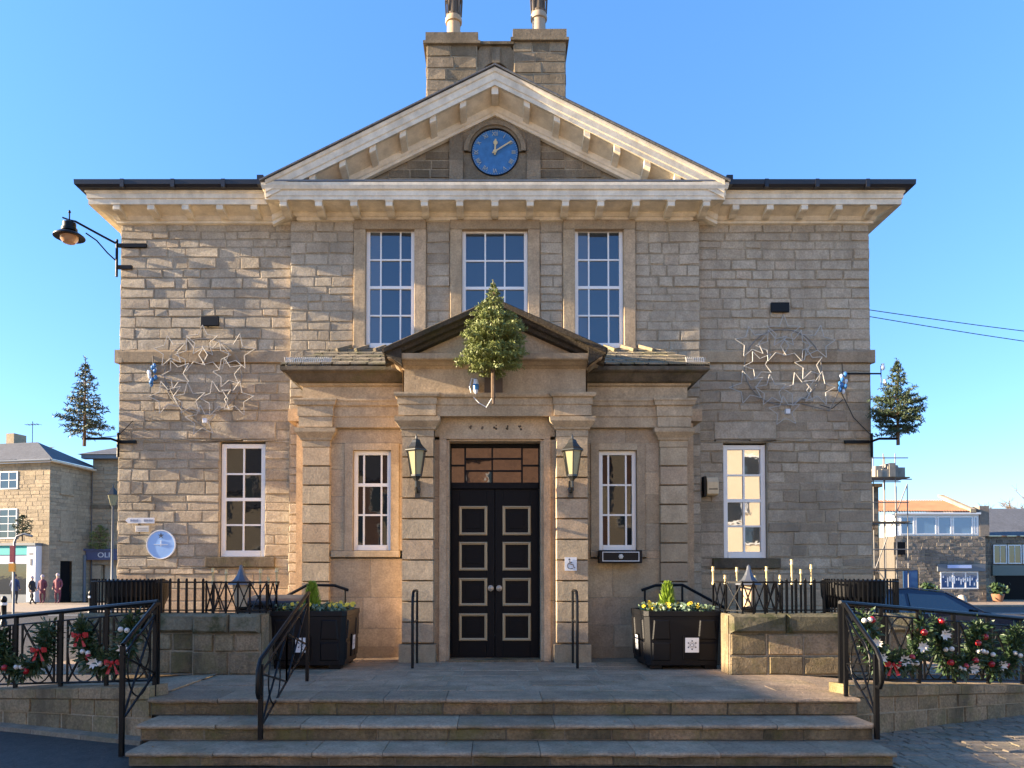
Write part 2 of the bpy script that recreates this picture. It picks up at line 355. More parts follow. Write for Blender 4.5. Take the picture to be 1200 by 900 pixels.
# steps and terrace
def stepset():
    zz=[0,.127,.28,.45]; yf=[-5.73,-5.27,-4.82]; X0=[-3.22,-3.33,-3.44]; X1=[3.50,3.55,3.62]
    mb=MB()
    for k in range(3):
        z0=zz[k]; z1=zz[k+1]; yn=[-5.27,-4.82,-4.3][k]
        r=random.Random(20+k)
        courses(mb,X0[k],X1[k],z0,z1-.04,[],.14,(.35,.75),front(yf[k]+.03),joint=.008,prot=(.002,.012),ch=.008,tintf=lambda u,z:(r.random(),r.uniform(0,.35)),r=r)
        mb.face([(X0[k],yf[k]+.03,z0),(X0[k],yn,z0),(X0[k],yn,z1-.01),(X0[k],yf[k]+.03,z1-.01)])
        mb.face([(X1[k],yf[k]+.03,z0),(X1[k],yn,z0),(X1[k],yn,z1-.01),(X1[k],yf[k]+.03,z1-.01)])
        # tread slabs with a worn nosing
        x=X0[k]-.02
        while x<X1[k]:
            w=min(r.uniform(.55,1.0),X1[k]+.02-x)
            if X1[k]+.02-x-w<.3: w=X1[k]+.02-x
            t=(r.random(),r.uniform(0,.2)); e=.012
            ns=7; i0=len(mb.v)
            for q in range(ns):
                xq=x+.003+(w-.006)*q/(ns-1); jy,jz=r.uniform(-.009,.009),r.uniform(-.006,.003)
                prof=[(yf[k]+jy,z1-.042+r.uniform(-.006,.004)),(yf[k]-.012+jy,z1-.026),(yf[k]-.006+jy,z1-.008+jz),(yf[k]+.02+jy,z1+jz*.5),(yf[k]+.12,z1+r.uniform(-.003,.002)),(yn-.15,z1+r.uniform(-.002,.002)),(yn+.02,z1-.001),(yn+.02,z1-.045)]
                mb.v+=[(xq,a,b) for a,b in prof]
            npf=8
            for q in range(ns-1):
                for c in range(npf):
                    A=i0+q*npf; B=A+npf; mb.f.append((A+c,A+(c+1)%npf,B+(c+1)%npf,B+c)); mb.m.append(2); mb.t.append(t)
            for A in (i0,i0+(ns-1)*npf): mb.f.append(tuple(A+c for c in range(npf))); mb.m.append(2); mb.t.append(t)
            x+=w
    struct('steps',mb,[M['step'],M['darkstone'],M['flag']])
stepset()
mb=MB(); r=random.Random(5)
courses(mb,-3.45,3.62,-4.3,-1.0,[],.42,(.45,1.05),top(.444),joint=.014,prot=(.002,.008),ch=.006,jit=.008,r=r,hv=.3)
courses(mb,-6.2,-3.45,-2.9,-.1,[],.45,(.5,.9),top(.444),joint=.014,prot=(.002,.008),ch=.006,r=r)
courses(mb,3.62,6.2,-2.9,-.1,[],.45,(.5,.9),top(.444),joint=.014,prot=(.002,.008),ch=.006,r=r)
struct('terrace',mb,[M['flag'],M['mortar']])
# curved ramps behind low retaining walls
RAMP={-1:[(-3.46,-4.72),(-4.0,-4.52),(-4.7,-4.22),(-5.54,-3.90),(-6.5,-3.58),(-7.8,-3.25),(-9.4,-2.95)],
       1:[(3.62,-4.55),(4.15,-4.30),(4.9,-3.92),(5.6,-3.58),(6.35,-3.25),(7.3,-2.88),(8.8,-2.45)]}
def ramp_z(sx,x):
    return max(.02,.56-(abs(x)-3.5)*(.075 if sx<0 else .07))
for sx in (-1,1):
    P=RAMP[sx]; mb=MB(); r=random.Random(9+sx)
    # dense polyline
    L=[0]
    for a,b in zip(P,P[1:]): L.append(L[-1]+math.dist(a,b))
    def pt(s,P=P,L=L):
        s=max(0,min(L[-1]-1e-4,s))
        for i in range(len(L)-1):
            if s<=L[i+1]:
                f=(s-L[i])/(L[i+1]-L[i]); return (P[i][0]+(P[i+1][0]-P[i][0])*f,P[i][1]+(P[i+1][1]-P[i][1])*f)
    def mpw(u,d,z,sx=sx,pt=pt):
        x,y=pt(u); x2,y2=pt(u+.05); x1,y1=pt(u-.05); tx,ty=x2-x1,y2-y1; l=math.hypot(tx,ty); tx/=l; ty/=l
        nx,ny=(-ty,tx) if sx<0 else (ty,-tx)
        return (x+nx*d,y+ny*d,z*ramp_z(sx,x))
    s=0; tot=L[-1]
    for row,(za,zb) in enumerate(((0,.42),(.42,.76))):
        s=r.uniform(-.2,0)
        while s<tot:
            w=r.uniform(.28,.6); a=max(0,s); b=min(tot,s+w)
            if b-a>.05:
                mb.face([mpw(a,0,za),mpw(b,0,za),mpw(b,0,zb),mpw(a,0,zb)],1)
                block(mb,mpw,a+.005,b-.005,za+.01,zb-.01,r.uniform(.004,.02),.012,.004,(r.random(),r.uniform(0,.25)),r)
            s+=w
    s=0
    while s<tot:  # coping course
        w=r.uniform(.26,.42); b=min(tot,s+w)
        q=[mpw(s+.004,.03,.77),mpw(b-.004,.03,.77),mpw(b-.004,.03,.98),mpw(s+.004,.03,.98),mpw(s+.004,.012,1),mpw(b-.004,.012,1),mpw(s+.004,-.22,1),mpw(b-.004,-.22,1),mpw(s+.004,-.22,.6),mpw(b-.004,-.22,.6)]
        mb.raw(q,[(0,1,2,3),(3,2,5,4),(4,5,7,6),(6,7,9,8),(0,3,4,6,8),(1,9,7,5,2),(0,8,9,1)],0,(r.random(),r.uniform(0,.2))); s+=w
    if sx<0:
        kb=MB(); s=0
        while s<tot:
            w=r.uniform(.5,.9); b=min(tot,s+w); q=[]
            for u in (s+.004,b-.004):
                x0,y0,_=mpw(u,.02,0); x1,y1,_=mpw(u,.14,0); q+=[(x0,y0,-.02),(x1,y1,-.02),(x1,y1,.035),(x0,y0,.05)]
            kb.raw(q,[(0,1,2,3),(7,6,5,4),(1,5,6,2),(2,6,7,3)],0,(r.random(),r.uniform(0,.2))); s+=w
        struct('kerb',kb,M['sett'])
    o=mb.build('retaining_wall',[M['kerbstone'],M['mortar']])
    tag(o,'curved low stone retaining wall with coping left of the steps, beside the dark road' if sx<0 else 'curved low stone retaining wall with coping right of the steps, above the setts','wall')
    mb=MB(); n=24
    for i in range(n):
        a,b=tot*i/n,tot*(i+1)/n; xa,ya=pt(a); xb,yb=pt(b)
        za,zb=ramp_z(sx,xa)-.10,ramp_z(sx,xb)-.10
        na=mpw(a,-.1,0); nb=mpw(b,-.1,0)
        mb.face([(na[0],na[1],za),(nb[0],nb[1],zb),(nb[0],-2.75,zb),(na[0],-2.75,za)] if sx>0 else [(nb[0],nb[1],zb),(na[0],na[1],za),(na[0],-2.75,za),(nb[0],-2.75,zb)])
    struct('path',mb,M['flag'])
mb=MB(); r=random.Random(41)
for _ in range(150):
    x=r.uniform(-3.1,3.4); k=r.choice((0,0,1,2,3)); y,z=((r.uniform(-4.7,-1.6),.452),(r.uniform(-5.2,-4.9),.284),(r.uniform(-5.66,-5.32),.131),(r.uniform(-6.6,-5.85),.02))[k]
    if k==0 and r.random()<.5: y=-1.55-abs(r.gauss(0,.12))
    a=r.uniform(0,6.28); L=r.uniform(.008,.022); c,s_=math.cos(a)*L,math.sin(a)*L; mb.face([(x-c,y-s_,z+.004),(x+s_*.5,y-c*.5,z+.006+r.uniform(0,.008)),(x+c,y+s_,z+.004),(x-s_*.5,y+c*.5,z+.008)])
tag(mb.build('fallen_leaves',mat('dead_leaf',(.26,.17,.08),.8,var=.6,vscale=40)),'scattered small dry leaves and crumbs on the terrace and steps','leaves',kind='stuff')
# far pavements and road markings
mb=MB()
mb.box(-60,-12,22,33.6,-.1,.06); struct('pavement',mb,M['paving'])
mb=MB(); mb.box(14,60,29.5,46,-.1,.06); struct('pavement',mb,M['flag'])
mb=MB()
for i in range(3): mb.box(-14.5+i*1.1,-13.6+i*1.1,14.2+i*.5,14.4+i*.5,-.01,-.006)
mb.box(-30,-9,20.4,20.55,-.01,-.006)
mb.box(14,40,22.2,22.35,-.01,-.006)
struct('road_marking',mb,M['roadpaint'])
# hills far behind
mb=MB(); r=random.Random(2); n=60
hz=lambda i:(6+3*math.sin(i*.37)+2*math.sin(i*.9+1))
for i in range(n):
    x0=-500+1000*i/n; x1=-500+1000*(i+1)/n
    mb.face([(x0,260,-1),(x1,260,-1),(x1,330,hz(i+1)),(x0,330,hz(i))]); mb.face([(x0,330,hz(i)),(x1,330,hz(i+1)),(x1,420,-1),(x0,420,-1)])
struct('hills',mb,mat('hill_scrub',(.10,.085,.045),.95,var=.5,vscale=.1),smooth=True)

# ------------------------------------------------------------------ the town hall
HALL=thing('town_hall','two storey sandstone hall with white pediment, pillared porch and tall sash windows','town hall')
HX=6.15
UPW=[(-2.10,-1.31,5.38,7.36,[.26,.48,.26],'glass_up'),(-.535,.535,5.38,7.34,[.333,.334,.333],'glass_up'),(1.30,2.09,5.38,7.36,[.26,.48,.26],'glass_up')]
LOW=[(-4.50,-3.75,1.98,3.87),(3.73,4.45,1.96,3.85)]
def wall_tint(u,z,r=rnd):
    t=r.random(); g=0
    if z>5.4: t=.25+.5*t; g=r.uniform(0,.10)
    elif z<3.4 and u>4.3: g=r.uniform(.1,.62) if z>2.05 or u>5.5 else 0; t=t*.6
    elif z<1.95: g=r.uniform(0,.12); t=.5+.4*t
    else: g=r.uniform(0,.16)
    if r.random()<.10: g+=r.uniform(.1,.3)
    return (t,g)
mb=MB()
ops=[(a,b,c,d) for a,b,c,d in LOW]+[(-4.64,-3.58,3.90,4.19),(3.58,4.60,3.90,4.19)]
ops2=[(a-.1,b+.1,c-.17,c) for a,b,c,d in LOW]
OO=ops+ops2
for u0,u1 in ((-HX,-3.33),(3.33,HX)):
    courses(mb,u0,u1,1.70,7.46,OO+[(-7,7,5.15,5.36)],.165,(.20,.60),front(0),tintf=wall_tint,prot=(.003,.02),jit=.011,ch=.012,hv=.28)
    courses(mb,u0,u1,0,1.70,ops2,.25,(.45,.8),front(0),tintf=lambda u,z:(rnd.uniform(.55,.95) if u>0 else rnd.uniform(.3,.8),rnd.uniform(0,.15)),prot=(.004,.012),jit=.003,bm=2)
cops=[(a-.19,b+.19,c-.05,7.47) for a,b,c,d,*_ in UPW]+[(-3.0,3.0,0,5.2)]
courses(mb,-3.33,3.33,0,7.46,cops,.160,(.2,.52),front(-.12),tintf=wall_tint,prot=(.003,.018),jit=.011,ch=.012,hv=.28)
for sx in (-1,1):
    mb.face([(sx*3.33,-.12,0),(sx*3.33,.0,0),(sx*3.33,0,7.46),(sx*3.33,-.12,7.46)])
    mp=(lambda u,d,z:(-HX-d,-u,z)) if sx<0 else (lambda u,d,z:(HX+d,u,z))
    courses(mb,-9 if sx<0 else 0,0 if sx<0 else 9,0,7.46,[],.2,(.4,.8),mp,tintf=wall_tint)
mb.face([(HX,9,0),(-HX,9,0),(-HX,9,7.5),(HX,9,7.5)])
for a,b,c,d in ops[:2]:     # reveals
    y0,y1=0,.16
    mb.face([(a,y0,c),(a,y1,c),(a,y1,d),(a,y0,d)],0,(.5,0)); mb.face([(b,y0,c),(b,y1,c),(b,y1,d),(b,y0,d)],0,(.5,0))
    mb.face([(a,y0,d),(b,y0,d),(b,y1,d),(a,y1,d)],0,(.5,0)); mb.face([(a,y0,c),(b,y0,c),(b,y1,c),(a,y1,c)],0,(.5,0))
for a,b,c,d in ops[2:]:     # lintels
    mb.face([(a,0,c),(b,0,c),(b,0,d),(a,0,d)],1)
    block(mb,front(0),a+.004,b-.004,c+.004,d-.004,.014,.01,.002,(.55,.1))
    mb.face([(a,0,c-.031),(b,0,c-.031),(b,0,c),(a,0,c)],1)
mb.build('wall',[M['wall'],M['mortar'],M['ashlar']],HALL)
# string course
r=random.Random(8)
for sx in (-1,1):
    mb=MB()
    prof=[(-.02,5.15),(.055,5.16),(.06,5.33),(.045,5.36),(-.02,5.365)]
    x=3.34
    while x<HX-.05:
        w=min(r.uniform(.6,1.1),HX+.0-x); 
        if HX-x-w<.3: w=HX-x
        a,b=(x,x+w-.004); 
        if sx<0: a,b=-b,-a
        mb.sweep(prof,[(a,0),(b,0)],0,(r.random(),r.uniform(.2,.5))); x+=w
    p=[(-HX,9),(-HX,.0)] if sx<0 else [(HX,0),(HX,9)]
    mb.sweep([(a*1.0,z) for a,z in prof],p,0,(.5,.3))
    mb.box(sx*HX-.058,sx*HX+.058,-.057,.02,5.152,5.362,0,(.5,.3))
    mb.build('string_course',M['ashlar'],HALL)

def window(parent,x0,x1,z0,z1,y,cols,rows,meet,gl='glass',fw=.055,bar=.024,seed=0,surround=None,sill=None,rail_heights=None,curtain=False):
    r=random.Random(seed); mb=MB()
    mb.box(x0,x0+fw,y,y+.07,z0,z1); mb.box(x1-fw,x1,y,y+.07,z0,z1)
    mb.box(x0+fw,x1-fw,y+.002,y+.07,z1-fw,z1); mb.box(x0+fw,x1-fw,y-.012,y+.07,z0,z0+fw*1.35)
    w=mb.build('window',M['white'],parent,bevel=.005)
    bx0,bx1,bz0,bz1=x0+fw,x1-fw,z0+fw*1.35,z1-fw
    us=[bx0]; tot=bx1-bx0
    for c in cols: us.append(us[-1]+c*tot)
    zs=[bz0+(bz1-bz0)*i/rows for i in range(rows+1)]
    g=MB(); b=MB()
    for u in us[1:-1]: b.box(u-bar/2,u+bar/2,y+.014,y+.055,bz0,bz1)
    for i in range(1,rows):
        h=bar*(1.9 if i==meet else 1); yy=y+(.006 if i==meet else .0165)
        b.box(bx0,bx1,yy,y+.052,zs[i]-h/2,zs[i]+h/2)
    for i in range(len(cols)):
        for k in range(rows):
            tx,tz=r.uniform(-.005,.005),r.uniform(-.007,.007); yy=y+.04
            cu=1 if (curtain and i==0) else 0
            g.face([(us[i],yy-tx-tz,zs[k]),(us[i+1],yy+tx-tz,zs[k]),(us[i+1],yy+tx+tz,zs[k+1]),(us[i],yy-tx+tz,zs[k+1])],cu)
    b.build('glazing_bars',M['white'],w); g.build('glass',[M[gl],M['glass_curtain']],w)
    return w
SUR=[]
for i,(a,b,c,d,cols,gl) in enumerate(UPW):
    w=window(HALL,a,b,c,d,-.08,cols,4,2,gl,seed=i,fw=.06,curtain=(i!=1))
    m2=MB(); t=(.3,.1)
    m2.box(a-.19,a-.002,-.175,.02,c-.05,7.30,0,t); m2.box(b+.002,b+.19,-.175,.02,c-.05,7.30,0,(.6,.05))
    m2.box(a-.19,b+.19,-.18,.02,7.302,7.458,0,(.2,.2)); m2.box(a-.002,b+.002,-.16,.02,d+.001,7.301,0,(.8,.1))
    m2.box(a-.23,b+.23,-.20,.02,c-.13,c-.051,0,(.4,.2))
    m2.build('window_surround',M['ashlar'],w,bevel=.008)
for i,(a,b,c,d) in enumerate(LOW):
    w=window(HALL,a+.012,b-.012,c+.004,d-.03,.07,[.5,.5],4,2,'glass' if i==0 else 'glass_r',seed=10+i,fw=.075,bar=.028)
    m2=MB(); m2.box(a-.2+.005,b+.2-.02,-.075,.06,c-.165,c-.004,0,(.5,.3)); m2.build('sill',M['darkstone'],w,bevel=.01)

# cornices
cor=MB()
def cprof(zt,out,zf,bed):   # painted box cornice
    return [(.0,bed),(.055,bed+.012),(.055,bed+.05),(.075,bed+.06),(.095,bed+.10),(.10,bed+.115),(out-.13,zf),(out-.04,zf-.012),(out-.04,zf+.07),(out-.02,zf+.08),(out-.02,zf+.15),(out,zt-.03),(out,zt),(.0,zt)]
pw=cprof(7.83,.40,7.63,7.44)
cor.sweep(pw,[(-HX,9),(-HX,0),(-3.2,0)]); cor.sweep(pw,[(3.2,0),(HX,0),(HX,9)])
pc=[(.0,7.44),(.05,7.45),(.05,7.50),(.075,7.51),(.10,7.55),(.10,7.565),(.36,7.60),(.45,7.59),(.45,7.64),(.46,7.65),(.46,7.73),(.485,7.745),(.50,7.80),(.50,7.845),(.0,7.86)]
cor.sweep(pc,[(-3.17,.0),(-3.17,-.12),(3.17,-.12),(3.17,.0)])
C=cor.build('cornice',M['cream'],HALL)
def bracket(x,y,zt,dep=.28,parent=None,w=.095,h=.115):
    b=MB(); y1=y
    prof=[(y1,zt),(y1-dep,zt),(y1-dep,zt-h*.68),(y1-dep+.03,zt-h*.76),(y1-dep*.55,zt-h*.8),(y1-dep*.3,zt-h),(y1,zt-h)]
    b.prism(prof,x-w/2,x+w/2,0,ax='x')
    b.box(x-w/2-.012,x+w/2+.012,y1-dep-.012,y1-.05,zt-.028,zt+.002)
    return b.build('bracket',M['cream'],parent,bevel=.005)
for i in range(5):
    for sx in (-1,1): bracket(sx*(3.86+i*.551),-.07,7.640,.285,C,.11,.15)
for i in range(-6,7):
    bracket(i*.556,-.20,7.600,.355,C,.11,.15)
# flashing strip on top of pediment base
mb=MB(); mb.box(-3.65,3.65,-.615,-.1,7.862,7.885); mb.build('flashing',M['lead'],HALL)
# pediment
XE,ZE,ZA=3.60,7.87,9.67; sl_=(ZA-ZE)/XE
ped=MB()
pr=[(.02,-.52),(.09,-.51),(.09,-.46),(.11,-.44),(.13,-.38),(.13,-.36),(.40,-.25),(.475,-.26),(.475,-.19),(.49,-.175),(.49,-.07),(.51,-.055),(.52,-.02),(.52,0),(.02,0)]
YP=-.12
for sx in (-1,1):
    ped.rake(pr,sx*XE,ZE,0,ZA,YP)
PED=ped.build('pediment',M['cream'],HALL)
def rake_bracket(x,sx,parent):
    b=MB(); zt=ZA-abs(x)*sl_-.175; w=.10
    for dx,dz in ((0,0),):
        p=[]
    prof=[(.12,0),(.44,0),(.44,-.095),(.41,-.11),(.24,-.14),(.12,-.17)]
    xa,xb=x-w/2,x+w/2
    b.rake(prof,xa,ZA-abs(xa)*sl_-.245,xb,ZA-abs(xb)*sl_-.245,YP)
    return b.build('bracket',M['cream'],parent,bevel=.004)
for i in range(1,7):
    for sx in (-1,1): rake_bracket(sx*(.03+.475*i),sx,PED)
b=MB(); b.box(-.055,.055,YP-.44,YP-.1,ZA-.39,ZA-.24); b.build('bracket',M['cream'],PED,bevel=.004)
# tympanum: courses clipped to the triangle, with the clock panel standing proud
mb=MB(); r=random.Random(31)
zt0=7.86; h=.15; z=zt0
while z<9.3:
    hw=(ZA-.49-(z+h))/sl_
    if hw>.2:
        iv=[(-hw,-.74),(.74,hw)] if z<9.1 else []
        for p,q in iv:
            if q-p>.12: courses(mb,p,q,z,z+h,[],h,(.25,.5),front(YP-.0),r=r,tintf=lambda u,z:(r.random()*.6,r.uniform(.15,.45)))
    z+=h
mb.prism([(-3.3,7.86),(3.3,7.86),(0,9.50)],YP+.02,YP+.2,1,(.2,0))
mb.build('tympanum',[M['chim'],M['mortar']],HALL)
mb=MB()
# clock panel: two jambs, arched surround, recessed spandrel
yq=YP-.07
for sx in (-1,1):
    a,b_=sorted((sx*.74,sx*.52)); mb.box(a,b_,yq-.02,YP+.02,7.886,8.42,0,(.4,.2)); mb.box(a,b_,yq-.0,YP+.02,8.423,8.95,0,(.8,.3))
ring=[]
n=28; cz=8.56
def arc(r0,r1,y0,y1,a0,a1,n,t):
    for i in range(n):
        A=a0+(a1-a0)*i/n; B=a0+(a1-a0)*(i+1)/n
        P=lambda rr,an,y:(rr*math.cos(an),y,cz+rr*math.sin(an))
        mb.face([P(r0,A,y0),P(r1,A,y0),P(r1,B,y0),P(r0,B,y0)],0,t); mb.face([P(r0,A,y0),P(r0,B,y0),P(r0,B,y1),P(r0,A,y1)],0,t); mb.face([P(r1,A,y0),P(r1,A,y1),P(r1,B,y1),P(r1,B,y0)],0,t)
arc(.43,.50,yq-.05,YP+.02,0,math.pi,n,(.3,.2)); arc(.39,.43,yq-.02,YP+.02,0,math.pi,n,(.9,.1))
# spandrel plate above the arch with hole approximated by wedge faces
for i in range(n):
    A=math.pi*i/n; B=math.pi*(i+1)/n
    def outer(an):
        c,s_=math.cos(an),math.sin(an); k=1e9
        if abs(c)>1e-6: k=min(k,.52/abs(c))
        # roof line limit: z = ZA-.30 - |x|*sl
        k=min(k,(ZA-.46-cz)/(s_+abs(c)*sl_+1e-9)); return (k*c,yq+.02,cz+k*s_)
    P=lambda rr,an:(rr*math.cos(an),yq+.02,cz+rr*math.sin(an))
    mb.face([P(.5,A),outer(A),outer(B),P(.5,B)],0,(.4,.3))
for i in range(n):     # lower spandrel around the dial
    A=math.pi+math.pi*i/n; B=math.pi+math.pi*(i+1)/n
    def outer(an):
        c,s_=math.cos(an),math.sin(an); k=.52/max(abs(c),1e-6); k=min(k,(cz-7.886)/max(abs(s_),1e-6)); return (k*c,yq+.02,cz+k*s_)
    P=lambda rr,an:(rr*math.cos(an),yq+.02,cz+rr*math.sin(an))
    mb.face([P(.39,A),outer(A),outer(B),P(.39,B)],0,(.95,0))
mb.build('clock_panel',M['chim'],HALL)
# clock
CL=thing('wall_clock','round blue clock with gilt Roman numerals and hands set in the pediment','clock',(0,yq+.02,cz))
mb=MB(); mb.lathe([(.385,0),(.385,.02),(.001,.021)],(0,yq+.03,cz),48,axis='y'); mb.build('dial',M['clockblue'],CL)
mb=MB(); mb.lathe([(.372,.02),(.375,.03),(.39,.03),(.392,0)],(0,yq+.03,cz),48,axis='y'); mb.build('rim',M['iron'],CL,smooth=True)
NUM=['XII','I','II','III','IIII','V','VI','VII','VIII','IX','X','XI']
M['agilt']=mat('aged_gilt',(.42,.42,.36),.5)
for i,t in enumerate(NUM):
    mb=MB(); a=R(90-30*i); c,s_=math.cos(a),math.sin(a)
    def xf(v,c=c,s_=s_):
        x,y=v.x*.85,v.y+.30; return (x*s_+y*c,yq+.003-v.z,cz-x*c+y*s_)
    text_into(mb,t,.095,xf); mb.build('numeral',M['agilt'],CL)
mb=MB()
for i in range(60):
    a=R(6*i); mb.bar((.352*math.cos(a),yq+.004,cz+.352*math.sin(a)),(.366*math.cos(a),yq+.004,cz+.366*math.sin(a)),.006)
mb.build('minute_ring',M['agilt'],CL)
def hand(name,ang,L,w):
    mb=MB(); c,s_=math.cos(ang),math.sin(ang); y=yq-.012-(.012 if L>.25 else 0)
    mb.bar((-.05*c,y,cz-.05*s_),(L*c,y,cz+L*s_),.008,w,up=(-s_,0,c))
    if L<.25:
        q=L*.72; mb.lathe([(.001,0),(.036,.002),(.036,.008),(.001,.01)],(q*c,y+.005,cz+q*s_),12,axis='y')
    mb.lathe([(.03,0),(.03,.012),(.001,.014)],(0,y+.004,cz),14,axis='y')
    mb.build(name,M['gilt'],CL)
hand('hour_hand',R(87),.21,.026); hand('minute_hand',R(32),.315,.022)
# roofs and gutter
mb=MB()
e=.43; zE=7.93
a,b,c,d=(-HX-e,-e,zE),(HX+e,-e,zE),(HX+e,9+e,zE),(-HX-e,9+e,zE); r1,r2=(-2.2,4.5,9.45),(2.2,4.5,9.45)
mb.face([a,b,r2,r1]); mb.face([b,c,r2]); mb.face([c,d,r1,r2]); mb.face([d,a,r1]); mb.face([a,d,c,b])
# gable roof behind the pediment: thick slate edge
for sx in (-1,1):
    mb.rake([(.55,.015),(.55,.04),(-4.6,.04),(-4.6,.015)],sx*(XE+.08),ZE-.045,0,ZA,YP)
mb.build('roof',M['slate'],HALL)
gp=[(.385,7.835),(.475,7.835),(.51,7.87),(.515,7.945),(.495,7.945),(.385,7.93)]
for sx in (-1,1):
    mb=MB(); mb.sweep(gp,[(-HX,9),(-HX,0),(-3.68,0)] if sx<0 else [(3.68,0),(HX,0),(HX,9)])
    for i in range(3): mb.box(sx*(4.3+i*.8)-.03,sx*(4.3+i*.8)+.03,-.522,-.43,7.822,7.95)
    mb.box(sx*3.69-.05,sx*3.69+.05,-.60,-.46,7.82,7.97)
    mb.build('gutter',M['gutter'],HALL)
# chimney
mb=MB(); r=random.Random(12)
YC=1.0
for x0,x1,zt in ((-1.22,-.32,11.38),(.34,1.26,11.44)):
    courses(mb,x0,x1,9.2,zt-.22,[],.2,(.3,.6),front(YC),r=r,jit=.008,prot=(.004,.02),tintf=lambda u,z:(r.random(),r.uniform(0,.3)))
    for mp,u0,u1 in (((lambda u,d,z,x0=x0:(x0-d,-u,z)),-(YC+.8),-YC),((lambda u,d,z,x1=x1:(x1+d,u,z)),YC,YC+.8)):
        courses(mb,u0,u1,9.2,zt-.22,[],.2,(.3,.5),mp,r=r)
    mb.box(x0-.06,x1+.06,YC-.07,YC+.87,zt-.22,zt-.17,0,(.3,.4)); mb.box(x0-.02,x1+.02,YC-.035,YC+.84,zt-.17,zt,0,(.6,.4))
    mb.face([(x0,YC+.8,9.2),(x1,YC+.8,9.2),(x1,YC+.8,zt),(x0,YC+.8,zt)])
# linking arch
cx_,rz_,ra=0.01,10.62,.255
mb2=[]
n=14
x0,x1,zt=-.33,.35,11.17
ya=YC+.03
for i in range(n):
    A=math.pi*i/n; B=math.pi*(i+1)/n
    def out2(an):
        c,s_=math.cos(an),math.sin(an); k=.34/max(abs(c),1e-6); k=min(k,(zt-rz_)/max(s_,1e-6)); return (cx_+k*c,ya,rz_+k*s_)
    P=lambda an,y:(cx_+ra*math.cos(an),y,rz_+ra*math.sin(an))
    mb.face([P(A,ya),out2(A),out2(B),P(B,ya)],0,(.5,.2)); mb.face([P(A,ya),P(B,ya),P(B,ya+.5),P(A,ya+.5)],0,(.2,.5))
for sx in (-1,1):
    xa,xb=sorted((cx_+sx*ra,cx_+sx*.34)); mb.box(xa,xb,ya,ya+.5,9.3,rz_,0,(.4,.2))
mb.box(cx_-.07,cx_+.08,ya-.045,ya+.1,10.84,11.12,0,(.7,.2))
mb.box(x0+.012,x1-.012,ya-.06,ya+.55,zt,zt+.05,0,(.2,.5)); mb.box(x0,x1,ya+.45,ya+.5,9.3,zt,0,(.1,.6))
CH=mb.build('chimney',[M['chim'],M['mortar']],HALL)
for x,t in ((-.76,(.46,.33,.20)),(.81,(.36,.29,.21))):
    zt=11.38 if x<0 else 11.44
    mb=MB(); mb.lathe([(.135,0),(.135,.02),(.125,.06),(.122,.46),(.15,.47),(.155,.51),(.15,.55),(.135,.56),(.135,.58)],(x,YC+.4,zt),20)
    p=mb.build('chimney_pot',mat('buff_clay_pot',t,.8,var=.2,vscale=10),CH,smooth=True)
    mb=MB(); mb.lathe([(.135,0),(.14,.04),(.12,.05),(.12,.30),(.16,.32),(.16,.36),(.03,.42)],(x,YC+.4,zt+.58),16)
    for k in range(8):
        a=k*math.pi/4; mb.bar((x+.135*math.cos(a),YC+.4+.135*math.sin(a),zt+.6),(x+.15*math.cos(a),YC+.4+.15*math.sin(a),zt+.9),.03)
    mb.build('cowl',mat('clay_cowl',(.12,.095,.07),.8),p)

# ------------------------------------------------------------------ porch
YW,YCN,YD=-1.0,-1.5,-1.2
WIN=[(-2.13,-1.56,2.05,3.56),(1.56,2.13,2.05,3.56)]
r=random.Random(44)
def at_(u,z): return (r.random(),r.uniform(0,.12))
mb=MB()
for a,b,c,d in WIN:
    sx=-1 if a<0 else 1
    u0,u1=(-2.47,-1.33) if sx<0 else (1.33,2.47)
    courses(mb,u0,u1,.45,3.88,[(a-.12,b+.12,c,d+.10),(u0 if sx<0 else a-.13,u1 if sx<0 else b+.14,c-.12,c)],.42,(.5,1.0),front(YW),joint=.006,prot=(.003,.006),ch=.004,jit=.001,r=r,tintf=at_,breaks=(1.35,))
    # window architrave
    for q in ((a-.12,a,c,d+.10),(b,b+.12,c,d+.10)): mb.box(q[0],q[1],YW-.03,YW+.14,q[2],q[3],0,at_(0,0))
    mb.box(a,b,YW-.028,YW+.14,d,d+.10,0,at_(0,0))
    # outer side return and end strip
    xo=sx*2.86
    courses(mb,*( (-.99,.0) if sx<0 else (-1.0,-.01)),.45,3.88,[],.32,(.5,.9),(lambda u,d,z:(-2.86-d,-(u+1.0),z)) if sx<0 else (lambda u,d,z:(2.86+d,u,z)),r=r,tintf=at_)
    mb.face([(sx*2.46,YW,.45),(sx*2.86,YW,.45),(sx*2.86,YW,4.7),(sx*2.46,YW,4.7)],0,(.5,0))
    mb.face([(sx*2.86,YW,3.88),(sx*2.86,0,3.88),(sx*2.86,0,4.72),(sx*2.86,YW,4.72)],0,(.5,0))
    mb.box(*sorted((sx*2.86,sx*3.10)),-.55,-.1,.45,4.06,0,(.7,.05)); mb.box(*sorted((sx*2.86,sx*3.22)),-.62,-.1,4.08,4.27,0,(.7,.05))
    mb.face([(sx*1.33,YCN,.45),(sx*1.33,YW,.45),(sx*1.33,YW,4.9),(sx*1.33,YCN,4.9)],0,(.6,0))
    mb.box(*sorted((sx*1.33,sx*2.47)),YW-.02,YW+.1,.45,.62,0,(.3,.4))
